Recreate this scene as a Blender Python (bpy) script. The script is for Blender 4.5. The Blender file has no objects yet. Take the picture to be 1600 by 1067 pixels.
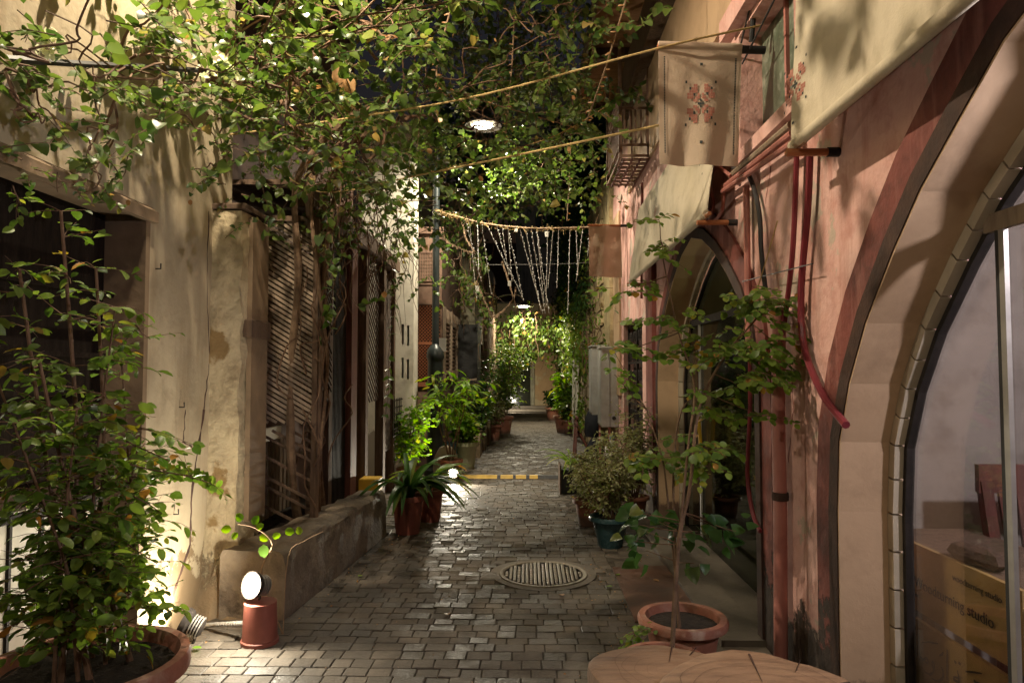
import bpy, bmesh, math, random
import numpy as np
from mathutils import Vector, Matrix
from mathutils.geometry import tessellate_polygon
R = math.radians
rnd = random.Random(7)
S = bpy.context.scene
COL = S.collection
# ------------------------------------------------------------------ camera
cam_d = bpy.data.cameras.new('camera'); cam = bpy.data.objects.new('camera', cam_d); COL.objects.link(cam)
cam_d.sensor_width = 36; cam_d.lens = 24.0; cam_d.clip_start = .05; cam_d.clip_end = 400
EYE = Vector((0, 0, 1.55)); F = 1600*24/36
cam.location = EYE
cam.rotation_euler = (R(90+2.5), 0, R(1.34))
cam_d.dof.use_dof = False
S.camera = cam
# ------------------------------------------------------------------ night sky
W = bpy.data.worlds.new('World'); S.world = W; W.use_nodes = True
wn = W.node_tree.nodes; wl = W.node_tree.links
sky = wn.new('ShaderNodeTexSky'); sky.sky_type = 'NISHITA'; sky.sun_disc = False
sky.sun_elevation = R(-3.2); sky.sun_rotation = R(160)
wl.new(sky.outputs[0], wn['Background'].inputs[0]); wn['Background'].inputs[1].default_value = .15
S.view_settings.view_transform = 'Standard'; S.view_settings.look = 'None'
S.view_settings.exposure = 1.0; S.view_settings.gamma = 1; S.view_settings.use_curve_mapping = False
S.cycles.use_denoising = True
S.cycles.max_bounces = 7; S.cycles.diffuse_bounces = 3; S.cycles.glossy_bounces = 3
S.cycles.transmission_bounces = 4; S.cycles.transparent_max_bounces = 10
S.cycles.sample_clamp_indirect = 4
S.cycles.caustics_reflective = False; S.cycles.caustics_refractive = False
# ------------------------------------------------------------------ pixel rays (photo pixels, 1600x1067) -> points at real distances
CM = cam.rotation_euler.to_matrix()
def ray(px, py):
    return CM @ Vector(((px-800)/F, (533.5-py)/F, -1))
def aty(px, py, Y): d = ray(px, py); return EYE + d*(Y/d.y)
def atx(px, py, X): d = ray(px, py); return EYE + d*(X/d.x)
def atz(px, py, z=0): d = ray(px, py); return EYE + d*((z-EYE.z)/d.z)
def proj(p):
    v = CM.transposed() @ (Vector(p)-EYE)
    if v.z > -.05: return None
    return (800 + v.x/-v.z*F, 533.5 - v.y/-v.z*F, -v.z)
# ------------------------------------------------------------------ materials
def node(t, kind, **kw):
    n = t.nodes.new(kind)
    for k, v in kw.items():
        if k in n.inputs.keys(): n.inputs[k].default_value = v
        else: setattr(n, k, v)
    return n
def mat(name, c1, c2=None, c3=None, s=6, rough=.8, r2=None, bump=.3, bs=40, dist=.01, spec=.4, metal=0, stain=None, sth=(.55, .62), ss=1.6,
        grain=None, piece=.0, base=None, baseh=.5, baser=.4, streak=None):
    """procedural surface: two-tone noise, optional third tone in patches (stain), base damage (world height), grain stretch, per-piece value."""
    m = bpy.data.materials.new(name); m.use_nodes = True; t = m.node_tree; L = t.links.new
    b = t.nodes['Principled BSDF']
    tc = node(t, 'ShaderNodeNewGeometry'); mp = node(t, 'ShaderNodeMapping'); L(tc.outputs['Position'], mp.inputs[0])
    if grain: mp.inputs['Scale'].default_value = grain
    n1 = node(t, 'ShaderNodeTexNoise', Scale=s, Detail=8.0, Roughness=.62); L(mp.outputs[0], n1.inputs['Vector'])
    r = node(t, 'ShaderNodeValToRGB'); r.color_ramp.elements[0].position = .32; r.color_ramp.elements[1].position = .68
    c2 = c2 or tuple(x*.72 for x in c1)
    r.color_ramp.elements[0].color = (*c2, 1); r.color_ramp.elements[1].color = (*c1, 1)
    L(n1.outputs[0], r.inputs[0]); col = r.outputs[0]
    def mix(a, fac, c):
        mx = node(t, 'ShaderNodeMix', data_type='RGBA'); L(fac, mx.inputs[0]); L(a, mx.inputs[6]); mx.inputs[7].default_value = (*c, 1); return mx.outputs[2]
    if c3:
        n2 = node(t, 'ShaderNodeTexNoise', Scale=ss*2.2, Detail=9.0, Roughness=.7); L(mp.outputs[0], n2.inputs['Vector'])
        q = node(t, 'ShaderNodeMapRange'); q.inputs[1].default_value = .5; q.inputs[2].default_value = .75; L(n2.outputs[0], q.inputs[0]); col = mix(col, q.outputs[0], c3)
    hgt = None
    if streak:
        m2 = node(t, 'ShaderNodeMapping'); m2.inputs['Scale'].default_value = (1, 1, .12); L(tc.outputs['Position'], m2.inputs[0])
        n5 = node(t, 'ShaderNodeTexNoise', Scale=7.0, Detail=6.0, Roughness=.65); L(m2.outputs[0], n5.inputs['Vector'])
        q = node(t, 'ShaderNodeMapRange'); q.inputs[1].default_value = .52; q.inputs[2].default_value = .72; L(n5.outputs[0], q.inputs[0]); col = mix(col, q.outputs[0], streak)
    if stain:
        n3 = node(t, 'ShaderNodeTexNoise', Scale=ss, Detail=10.0, Roughness=.6); L(tc.outputs['Position'], n3.inputs['Vector'])
        q = node(t, 'ShaderNodeMapRange'); q.inputs[1].default_value = sth[0]; q.inputs[2].default_value = sth[1]; L(n3.outputs[0], q.inputs[0])
        col = mix(col, q.outputs[0], stain); hgt = q.outputs[0]
    if base:
        sp = node(t, 'ShaderNodeSeparateXYZ'); L(tc.outputs['Position'], sp.inputs[0])
        n4 = node(t, 'ShaderNodeTexNoise', Scale=4.5, Detail=10.0, Roughness=.68); L(tc.outputs['Position'], n4.inputs['Vector'])
        ma = node(t, 'ShaderNodeMath', operation='MULTIPLY_ADD'); L(n4.outputs[0], ma.inputs[0]); ma.inputs[1].default_value = -baser*3; L(sp.outputs[2], ma.inputs[2])
        q = node(t, 'ShaderNodeMapRange'); q.inputs[1].default_value = baseh-baser*1.5; q.inputs[2].default_value = baseh-baser*1.5-.05; L(ma.outputs[0], q.inputs[0])
        col = mix(col, q.outputs[0], base); hgt = q.outputs[0]
    if piece:
        oi = node(t, 'ShaderNodeObjectInfo'); gi = tc.outputs['Random Per Island']
        ad = node(t, 'ShaderNodeMath', operation='ADD'); L(oi.outputs['Random'], ad.inputs[0]); L(gi, ad.inputs[1])
        fr = node(t, 'ShaderNodeMath', operation='FRACT'); L(ad.outputs[0], fr.inputs[0])
        q = node(t, 'ShaderNodeMapRange'); q.inputs[3].default_value = 1-piece; q.inputs[4].default_value = 1+piece; L(fr.outputs[0], q.inputs[0])
        hs = node(t, 'ShaderNodeHueSaturation'); L(q.outputs[0], hs.inputs['Value']); L(col, hs.inputs['Color']); col = hs.outputs[0]
        if r2 is not None:
            q2 = node(t, 'ShaderNodeMapRange'); q2.inputs[3].default_value = r2; q2.inputs[4].default_value = rough; L(fr.outputs[0], q2.inputs[0]); L(q2.outputs[0], b.inputs['Roughness'])
    L(col, b.inputs['Base Color'])
    if not (piece and r2 is not None):
        if r2 is not None:
            q2 = node(t, 'ShaderNodeMapRange'); q2.inputs[3].default_value = r2; q2.inputs[4].default_value = rough; L(n1.outputs[0], q2.inputs[0]); L(q2.outputs[0], b.inputs['Roughness'])
        else: b.inputs['Roughness'].default_value = rough
    b.inputs['Specular IOR Level'].default_value = spec; b.inputs['Metallic'].default_value = metal
    if bump:
        nb = node(t, 'ShaderNodeTexNoise', Scale=bs, Detail=6.0, Roughness=.6); L(mp.outputs[0], nb.inputs['Vector'])
        nl = node(t, 'ShaderNodeTexNoise', Scale=bs*.12, Detail=4.0); L(mp.outputs[0], nl.inputs['Vector'])
        a = node(t, 'ShaderNodeMath', operation='MULTIPLY_ADD'); L(nb.outputs[0], a.inputs[0]); a.inputs[1].default_value = .35; L(nl.outputs[0], a.inputs[2]); h = a.outputs[0]
        if hgt:
            a2 = node(t, 'ShaderNodeMath', operation='MULTIPLY_ADD'); L(hgt, a2.inputs[0]); a2.inputs[1].default_value = -.35; L(h, a2.inputs[2]); h = a2.outputs[0]
        bp = node(t, 'ShaderNodeBump'); bp.inputs['Strength'].default_value = bump; bp.inputs['Distance'].default_value = dist*2
        L(h, bp.inputs['Height']); L(bp.outputs[0], b.inputs['Normal'])
    return m
def leafmat(name, cols, rough=.42, trans=.45, bumps=True):
    m = bpy.data.materials.new(name); m.use_nodes = True; t = m.node_tree; L = t.links.new; b = t.nodes['Principled BSDF']
    g = node(t, 'ShaderNodeNewGeometry'); oi = node(t, 'ShaderNodeObjectInfo')
    ad = node(t, 'ShaderNodeMath', operation='ADD'); L(oi.outputs['Random'], ad.inputs[0]); L(g.outputs['Random Per Island'], ad.inputs[1])
    fr = node(t, 'ShaderNodeMath', operation='FRACT'); L(ad.outputs[0], fr.inputs[0])
    r = node(t, 'ShaderNodeValToRGB'); L(fr.outputs[0], r.inputs[0]); e = r.color_ramp.elements
    pos = [0, .3, .6, .9, .96, 1.0]
    for i, c in enumerate(cols):
        p = pos[i] if len(cols) == 6 else i/(len(cols)-1)
        if i < 1: e[0].position = p; e[0].color = (*c, 1)
        elif i == len(cols)-1: e[-1].position = p; e[-1].color = (*c, 1)
        else: x = e.new(p); x.color = (*c, 1)
    n = node(t, 'ShaderNodeTexNoise', Scale=60.0, Detail=3.0)
    hs = node(t, 'ShaderNodeHueSaturation'); L(r.outputs[0], hs.inputs['Color'])
    q = node(t, 'ShaderNodeMapRange'); q.inputs[3].default_value = .75; q.inputs[4].default_value = 1.25; L(n.outputs[0], q.inputs[0]); L(q.outputs[0], hs.inputs['Value'])
    L(hs.outputs[0], b.inputs['Base Color']); b.inputs['Roughness'].default_value = rough; b.inputs['Specular IOR Level'].default_value = .35
    tr = node(t, 'ShaderNodeBsdfTranslucent')
    hs2 = node(t, 'ShaderNodeHueSaturation', Saturation=1.15, Value=1.9); L(hs.outputs[0], hs2.inputs['Color']); L(hs2.outputs[0], tr.inputs[0])
    mx = node(t, 'ShaderNodeMixShader'); mx.inputs[0].default_value = trans; L(b.outputs[0], mx.inputs[1]); L(tr.outputs[0], mx.inputs[2])
    L(mx.outputs[0], t.nodes['Material Output'].inputs[0]); return m
def emat(name, c, s):
    m = bpy.data.materials.new(name); m.use_nodes = True; t = m.node_tree
    b = t.nodes['Principled BSDF']; b.inputs['Base Color'].default_value = (.8, .8, .8, 1); b.inputs['Emission Color'].default_value = (*c, 1); b.inputs['Emission Strength'].default_value = s; return m
def glassmat(name, tint, refl=.06, hi=.75):
    m = bpy.data.materials.new(name); m.use_nodes = True; t = m.node_tree; L = t.links.new
    tp = node(t, 'ShaderNodeBsdfTransparent'); tp.inputs[0].default_value = (*tint, 1)
    gl = node(t, 'ShaderNodeBsdfGlossy'); gl.inputs['Roughness'].default_value = .02
    fr = node(t, 'ShaderNodeLayerWeight'); fr.inputs[0].default_value = .25
    nz = node(t, 'ShaderNodeTexNoise', Scale=1.3, Detail=3.0); bp = node(t, 'ShaderNodeBump'); bp.inputs['Strength'].default_value = .03; L(nz.outputs[0], bp.inputs['Height']); L(bp.outputs[0], gl.inputs['Normal'])
    q = node(t, 'ShaderNodeMapRange'); q.inputs[3].default_value = refl; q.inputs[4].default_value = hi; L(fr.outputs['Fresnel'], q.inputs[0])
    mx = node(t, 'ShaderNodeMixShader'); L(q.outputs[0], mx.inputs[0]); L(tp.outputs[0], mx.inputs[1]); L(gl.outputs[0], mx.inputs[2])
    L(mx.outputs[0], t.nodes['Material Output'].inputs[0]); return m
M = {}
M['plaster'] = mat('cream_plaster', (.43, .36, .245), (.33, .27, .18), (.25, .20, .13), s=2.2, rough=.85, bump=.45, bs=26, dist=.012, base=(.16, .11, .06), baseh=.42, baser=.4, streak=(.30, .23, .14))
M['rough_plaster'] = mat('rough_yellow_plaster', (.48, .40, .26), (.30, .24, .15), (.17, .12, .07), s=3.2, rough=.9, bump=.8, bs=22, dist=.03, stain=(.20, .13, .055), ss=2.4, sth=(.56, .60), base=(.17, .12, .07), baseh=.35, baser=.3)
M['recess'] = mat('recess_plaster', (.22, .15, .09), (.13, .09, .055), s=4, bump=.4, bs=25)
M['pink'] = mat('pink_plaster', (.66, .42, .37), (.56, .31, .265), (.40, .17, .135), s=3.2, rough=.85, bump=.7, bs=24, dist=.015, stain=(.46, .36, .29), ss=2.1, sth=(.585, .60), base=(.07, .05, .04), baseh=.35, baser=.32, streak=(.42, .18, .14))
M['maroon'] = mat('maroon_paint', (.24, .07, .055), (.12, .035, .028), (.05, .02, .015), s=4, rough=.75, bump=.8, bs=30, streak=(.34, .15, .12), base=(.035, .022, .016), baseh=.5, baser=.4)
M['darkedge'] = mat('dark_brown_edge', (.06, .028, .018), (.03, .016, .012), s=9, rough=.8, bump=.6, bs=40)
M['cream'] = mat('cream_paint', (.54, .375, .235), (.45, .305, .185), (.36, .24, .145), s=2, rough=.7, bump=.2, bs=30, base=(.16, .10, .07), baseh=.2, baser=.2)
M['tile'] = mat('edge_tile', (.50, .43, .32), (.40, .34, .25), s=6, rough=.6, bump=.2, piece=.15)
M['roomgrey'] = mat('room_plaster', (.34, .30, .25), (.25, .215, .18), (.17, .14, .11), s=1.6, rough=.85, bump=.3, bs=20)
M['stone'] = mat('yellow_stone', (.50, .40, .22), (.32, .25, .13), (.20, .15, .08), s=3, rough=.95, bump=1, bs=14, dist=.04, stain=(.14, .11, .06), ss=1.8, sth=(.58, .64))
M['stoneblk'] = mat('stone_block', (.46, .36, .20), (.28, .21, .115), (.16, .12, .07), s=6, rough=.95, bump=.9, bs=24, dist=.03, piece=.22)
M['endwall'] = mat('ochre_plaster', (.46, .31, .16), (.36, .235, .12), (.28, .20, .11), s=2.5, rough=.9, bump=.5, bs=20, stain=(.42, .34, .20), ss=1.0, sth=(.50, .55))
M['pale'] = mat('pale_old_plaster', (.36, .34, .24), (.26, .24, .16), (.15, .13, .09), s=3, rough=.9, bump=.5, bs=20, streak=(.17, .15, .10))
M['greywall'] = mat('grey_render', (.50, .46, .36), (.38, .35, .27), s=2, rough=.9, bump=.3, streak=(.09, .08, .06))
M['white'] = mat('white_paint_wall', (.74, .70, .60), (.62, .58, .48), (.42, .38, .30), s=3, rough=.8, bump=.3, bs=30, base=(.35, .30, .24), baseh=.6, baser=.4)
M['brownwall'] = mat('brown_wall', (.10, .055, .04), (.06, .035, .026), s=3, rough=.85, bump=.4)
M['concrete'] = mat('old_concrete', (.21, .165, .115), (.13, .10, .07), (.085, .066, .048), s=5, rough=.85, r2=.55, bump=.8, bs=30, dist=.02, stain=(.06, .045, .033), ss=3.0, sth=(.60, .70))
M['cement'] = mat('ground_cement', (.135, .113, .088), (.095, .078, .06), (.066, .053, .042), s=3, rough=.85, r2=.5, bump=.6, bs=34, dist=.01)
M['mortar'] = mat('mortar_bed', (.085, .070, .052), (.042, .034, .026), s=12, rough=.95, bump=.8, bs=60)
M['brick'] = mat('grey_paver', (.122, .102, .080), (.070, .058, .046), (.046, .038, .03), s=4, rough=.85, r2=.46, bump=1, bs=46, dist=.008, piece=.30, spec=.4, stain=(.075, .060, .045), ss=1.3, sth=(.50, .62))
M['slab'] = mat('paving_slab', (.26, .21, .15), (.17, .14, .10), s=5, rough=.8, r2=.5, bump=.5, piece=.15)
M['mold'] = mat('pot_soil', (.035, .024, .016), (.012, .009, .007), s=30, rough=1, bump=1, bs=90, dist=.02)
M['terra'] = mat('terracotta', (.30, .12, .075), (.21, .08, .05), (.30, .19, .14), s=7, rough=.75, r2=.5, bump=.4, bs=60, ss=4, stain=(.40, .27, .20), sth=(.60, .68), base=(.12, .07, .05), baseh=.10, baser=.1)
M['terradark'] = mat('dark_terracotta', (.22, .065, .045), (.15, .045, .032), s=7, rough=.6, bump=.2)
M['glaze'] = mat('blue_green_glaze', (.035, .075, .085), (.02, .05, .058), s=9, rough=.35, r2=.2, bump=.15)
M['greenpot'] = mat('pale_green_glaze', (.42, .42, .28), (.30, .31, .21), s=6, rough=.4, bump=.15)
M['bluebin'] = mat('blue_plastic', (.05, .13, .19), (.04, .10, .15), s=5, rough=.5, bump=.1)
M['yellow'] = mat('yellow_paint', (.62, .38, .03), (.45, .27, .02), s=8, rough=.55, bump=.2)
M['black'] = mat('black_rubber', (.02, .02, .02), (.012, .012, .012), s=10, rough=.6, bump=.2)
M['iron'] = mat('wrought_iron', (.035, .028, .024), (.018, .015, .013), s=12, rough=.7, metal=.2, bump=.3, spec=.2)
M['postpaint'] = mat('black_green_paint', (.022, .03, .03), (.014, .018, .018), s=6, rough=.4, r2=.3, bump=.15)
M['galv'] = mat('galvanised_steel', (.38, .36, .33), (.28, .265, .245), s=8, rough=.45, metal=.6, bump=.1)
M['boxgrey'] = mat('grey_metal_box', (.46, .46, .44), (.38, .375, .36), (.30, .27, .23), s=3, rough=.55, bump=.1)
M['wood'] = mat('weathered_wood', (.15, .095, .06), (.07, .042, .026), s=5, rough=.8, grain=(6, 6, .8), bump=.6, bs=30, piece=.3)
M['woodpale'] = mat('pale_slat_wood', (.30, .23, .16), (.18, .13, .09), s=6, rough=.8, grain=(6, 6, 1), bump=.4, piece=.3)
M['woodred'] = mat('red_brown_wood', (.14, .045, .03), (.08, .028, .02), s=5, rough=.65, grain=(6, 6, .8), bump=.4, piece=.15)
M['slatdark'] = mat('dark_trellis_wood', (.095, .065, .045), (.05, .034, .024), s=8, rough=.8, bump=.4, piece=.3)
M['mash'] = mat('brown_carved_wood', (.26, .16, .11), (.16, .095, .065), s=7, rough=.7, bump=.4, piece=.1)
M['orange'] = mat('orange_lattice_wood', (.34, .12, .05), (.26, .09, .04), s=7, rough=.65, bump=.3)
M['eave'] = mat('eave_plank', (.36, .18, .085), (.24, .115, .055), s=4, rough=.7, grain=(1, 5, 5), bump=.4, piece=.25)
M['stump'] = mat('sawn_trunk', (.27, .165, .10), (.19, .11, .066), (.11, .062, .04), s=2.5, rough=.6, bump=.5, grain=(2, 9, 1), bs=30)
M['ringwood'] = mat('ring_wood', (.15, .09, .055), (.11, .062, .04), s=14, rough=.8, bump=.3)
M['bark'] = mat('bark', (.12, .07, .045), (.055, .032, .02), s=10, rough=.9, bump=1, bs=50, dist=.02)
M['vinebark'] = mat('vine_bark', (.21, .135, .08), (.10, .06, .036), s=14, rough=.9, bump=.9, bs=70, dist=.01)
M['twig'] = mat('twig', (.17, .10, .06), (.10, .055, .03), s=20, rough=.85, bump=.3)
M['drytwig'] = mat('dry_stem', (.30, .20, .12), (.20, .13, .08), s=20, rough=.85, bump=.3)
M['rope'] = mat('yellow_rope', (.50, .36, .15), (.34, .23, .09), s=60, rough=.8, bump=.5, bs=200)
M['canvas'] = mat('cream_canvas', (.62, .54, .40), (.54, .46, .34), (.44, .37, .26), s=2, rough=.9, bump=.5, bs=120, dist=.006, stain=(.50, .43, .30), ss=2.5, sth=(.5, .7))
M['canvas2'] = mat('tan_canvas', (.58, .46, .35), (.50, .39, .29), s=3, rough=.9, bump=.5, bs=120, dist=.006)
M['rod'] = mat('orange_wood_rod', (.42, .16, .06), (.30, .10, .04), s=9, rough=.5, bump=.2)
M['stitchred'] = mat('red_thread', (.46, .20, .15), (.38, .15, .11), s=30, rough=.9, bump=.2)
M['stitchdark'] = mat('dark_thread', (.05, .06, .06), (.04, .045, .04), s=30, rough=.9, bump=.2)
M['hose'] = mat('dark_red_hose', (.20, .03, .04), (.14, .02, .028), s=8, rough=.35, bump=.05)
M['pinkpipe'] = mat('pink_painted_pipe', (.42, .17, .14), (.34, .13, .105), (.28, .10, .08), s=5, rough=.55, bump=.2)
M['cable'] = mat('dark_cable', (.04, .036, .035), (.025, .022, .022), s=8, rough=.5, bump=.1)
M['ink'] = mat('black_ink', (.025, .018, .012), (.02, .014, .01), s=20, rough=.8, bump=0)
M['signwood'] = mat('yellow_sign_board', (.44, .29, .10), (.33, .21, .07), (.24, .17, .07), s=4, rough=.6, bump=.2, streak=(.25, .13, .04))
M['lampmetal'] = mat('lamp_metal', (.30, .28, .25), (.22, .2, .18), s=6, rough=.35, metal=.7, bump=.05)
M['blackwood'] = mat('black_stained_wood', (.022, .016, .012), (.012, .009, .007), s=6, rough=.95, grain=(6, 6, .8), bump=.4, spec=.05)
M['sheet'] = mat('rust_sheet', (.14, .07, .045), (.085, .042, .028), (.07, .05, .04), s=4, rough=.7, r2=.45, bump=.4, bs=30)
M['white_metal'] = mat('white_enamel', (.72, .70, .64), (.6, .58, .52), s=5, rough=.4, bump=.1)
M['fabric_dark'] = mat('dark_cloth', (.02, .022, .028), (.012, .013, .018), s=9, rough=.9, bump=.3)
M['paper'] = mat('pale_plastic', (.55, .52, .46), (.42, .40, .35), s=9, rough=.6, bump=.2)
M['glass'] = glassmat('shop_glass', (.90, .88, .85), .03, .32)
M['glass2'] = glassmat('greenish_glass', (.50, .56, .46), .08)
M['winglass'] = mat('dusty_green_pane', (.13, .16, .11), (.07, .09, .06), (.35, .36, .30), s=6, rough=.3, bump=.2, bs=12, ss=4)
M['doorglass'] = mat('dark_door_glass', (.03, .035, .02), (.02, .022, .014), s=3, rough=.12, bump=.05, spec=.6)
M['lens'] = emat('lit_lens', (1, .93, .78), 45)
M['lens2'] = emat('lit_street_lens', (1, .93, .76), 30)
M['halo'] = emat('frosted_lens_edge', (1, .82, .52), .55)
M['bulb'] = emat('tiny_bulb', (1, .80, .5), .16)
M['flower'] = leafmat('white_flower', [(.75, .76, .55), (.6, .65, .42)], trans=.3)
GREEN = [(.038, .072, .018), (.07, .115, .025), (.11, .155, .035), (.10, .145, .06), (.20, .20, .06), (.24, .16, .06)]
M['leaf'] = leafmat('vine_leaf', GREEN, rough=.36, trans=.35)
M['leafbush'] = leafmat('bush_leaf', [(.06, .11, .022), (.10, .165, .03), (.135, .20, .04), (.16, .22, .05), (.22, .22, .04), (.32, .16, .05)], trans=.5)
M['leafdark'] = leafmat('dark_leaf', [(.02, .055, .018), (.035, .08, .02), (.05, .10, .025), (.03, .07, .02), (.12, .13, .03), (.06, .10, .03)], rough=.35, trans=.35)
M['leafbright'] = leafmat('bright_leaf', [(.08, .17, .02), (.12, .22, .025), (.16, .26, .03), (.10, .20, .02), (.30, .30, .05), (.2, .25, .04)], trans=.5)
M['leafpale'] = leafmat('variegated_leaf', [(.16, .18, .06), (.24, .25, .10), (.34, .33, .18), (.13, .17, .04), (.28, .22, .09), (.36, .33, .2)], trans=.35)
M['leafdry'] = leafmat('dry_leaf', [(.30, .15, .06), (.40, .24, .11), (.22, .11, .05)], trans=.3)
# ------------------------------------------------------------------ mesh builder
class MB:
    def __init__(s): s.v = []; s.f = []
    def add(s, vs, fs):
        o = len(s.v); s.v += [tuple(v) for v in vs]; s.f += [tuple(i+o for i in f) for f in fs]; return s
    def box(s, x0, x1, y0, y1, z0, z1, ch=0):
        if ch:
            a = [(x0, y0, z0), (x1, y0, z0), (x1, y1, z0), (x0, y1, z0), (x0, y0, z1-ch), (x1, y0, z1-ch), (x1, y1, z1-ch), (x0, y1, z1-ch),
                 (x0+ch, y0+ch, z1), (x1-ch, y0+ch, z1), (x1-ch, y1-ch, z1), (x0+ch, y1-ch, z1)]
            return s.add(a, [(0, 1, 5, 4), (1, 2, 6, 5), (2, 3, 7, 6), (3, 0, 4, 7), (4, 5, 9, 8), (5, 6, 10, 9), (6, 7, 11, 10), (7, 4, 8, 11), (8, 9, 10, 11), (3, 2, 1, 0)])
        a = [(x0, y0, z0), (x1, y0, z0), (x1, y1, z0), (x0, y1, z0), (x0, y0, z1), (x1, y0, z1), (x1, y1, z1), (x0, y1, z1)]
        return s.add(a, [(3, 2, 1, 0), (4, 5, 6, 7), (0, 1, 5, 4), (1, 2, 6, 5), (2, 3, 7, 6), (3, 0, 4, 7)])
    def bar(s, a, b, w, h=None, up=(0, 0, 1)):
        a = Vector(a); b = Vector(b); h = h or w; d = (b-a).normalized(); u = Vector(up)
        if abs(d.dot(u)) > .98: u = Vector((1, 0, 0))
        x = d.cross(u).normalized()*w/2; y = x.cross(d).normalized()*h/2
        vs = [p+i*x+j*y for p in (a, b) for i, j in ((-1, -1), (1, -1), (1, 1), (-1, 1))]
        return s.add(vs, [(0, 1, 2, 3), (7, 6, 5, 4), (0, 4, 5, 1), (1, 5, 6, 2), (2, 6, 7, 3), (3, 7, 4, 0)])
    def tube(s, pts, r, n=6, caps=True):
        pts = [Vector(p) for p in pts]; k = len(pts); rr = r if isinstance(r, (list, tuple)) else [r]*k
        o = len(s.v); prev = None
        for i, p in enumerate(pts):
            d = (pts[min(i+1, k-1)]-pts[max(i-1, 0)])
            d = d.normalized() if d.length > 1e-9 else Vector((0, 0, 1))
            if prev is None:
                u = Vector((0, 0, 1)) if abs(d.z) < .9 else Vector((1, 0, 0)); x = d.cross(u).normalized()
            else:
                x = (prev - d*prev.dot(d)); x = x.normalized() if x.length > 1e-6 else d.orthogonal().normalized()
            prev = x; y = d.cross(x)
            for j in range(n):
                a = 2*math.pi*j/n; s.v.append(tuple(p+(x*math.cos(a)+y*math.sin(a))*rr[i]))
        for i in range(k-1):
            for j in range(n):
                a = o+i*n+j; b = o+i*n+(j+1) % n; s.f.append((a, b, b+n, a+n))
        if caps: s.f.append(tuple(o+j for j in range(n))[::-1]); s.f.append(tuple(o+(k-1)*n+j for j in range(n)))
        return s
    def lathe(s, prof, c=(0, 0, 0), n=24, sy=1, wob=0, axis=None):
        o = len(s.v); c = Vector(c); k = len(prof)
        mt = axis or Matrix.Identity(3)
        for r, z in prof:
            for j in range(n):
                a = 2*math.pi*j/n; w = 1+wob*math.sin(3*a+z*9)
                s.v.append(tuple(c+mt @ Vector((r*w*math.cos(a), r*w*sy*math.sin(a), z))))
        for i in range(k-1):
            for j in range(n):
                a = o+i*n+j; b = o+i*n+(j+1) % n; s.f.append((a, b, b+n, a+n))
        if prof[0][0] > 1e-4: s.f.append(tuple(o+j for j in range(n))[::-1])
        if prof[-1][0] > 1e-4: s.f.append(tuple(o+(k-1)*n+j for j in range(n)))
        return s
    def prism(s, loops, fn, w0, w1):
        """2D polygon with holes extruded between w0 and w1; fn(u,v,w)->xyz"""
        vv = [[Vector((a, b, 0)) for a, b in l] for l in loops]
        tri = tessellate_polygon(vv); flat = [p for l in loops for p in l]; n = len(flat); o = len(s.v)
        s.v += [tuple(fn(a, b, w0)) for a, b in flat] + [tuple(fn(a, b, w1)) for a, b in flat]
        for t in tri: s.f.append(tuple(o+i for i in t)); s.f.append(tuple(o+n+i for i in t[::-1]))
        k = 0
        for l in loops:
            m = len(l)
            for i in range(m): a = o+k+i; b = o+k+(i+1) % m; s.f.append((a, b, b+n, a+n))
            k += m
        return s
    def build(s, name, m, parent=None, smooth=False, kind=None, label=None, fix=True):
        me = bpy.data.meshes.new(name); me.from_pydata(s.v, [], s.f); me.materials.append(M[m] if isinstance(m, str) else m)
        if fix and len(s.f) < 60000:
            bm = bmesh.new(); bm.from_mesh(me); bmesh.ops.recalc_face_normals(bm, faces=bm.faces); bm.to_mesh(me); bm.free()
        if smooth:
            me.polygons.foreach_set('use_smooth', [True]*len(me.polygons)); 
            try: me.set_sharp_from_angle(angle=R(40))
            except Exception: pass
        o = bpy.data.objects.new(name, me); COL.objects.link(o)
        if parent: o.parent = parent; o.matrix_parent_inverse = parent.matrix_basis.inverted()
        if kind: o['kind'] = kind
        if label: o['label'] = label
        return o
def tag(o, label, cat, group=None):
    o['label'] = label; o['category'] = cat
    if group: o['group'] = group
    return o
def thing(name, loc, label, cat, group=None):
    o = bpy.data.objects.new(name, None); COL.objects.link(o); o.location = loc; o.empty_display_size = .1
    return tag(o, label, cat, group)
def link_part(name, me, M4, parent, kind=None):
    o = bpy.data.objects.new(name, me); COL.objects.link(o); o.parent = parent
    o.matrix_parent_inverse = parent.matrix_basis.inverted(); o.matrix_basis = M4
    return o
fx = lambda u, v, w: (w, u, v)     # polygon in (Y,Z), depth along X
fy = lambda u, v, w: (u, w, v)     # polygon in (X,Z), depth along Y
fz = lambda u, v, w: (u, v, w)
def rect(a, b, c, d): return [(a, c), (b, c), (b, d), (a, d)]
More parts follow.
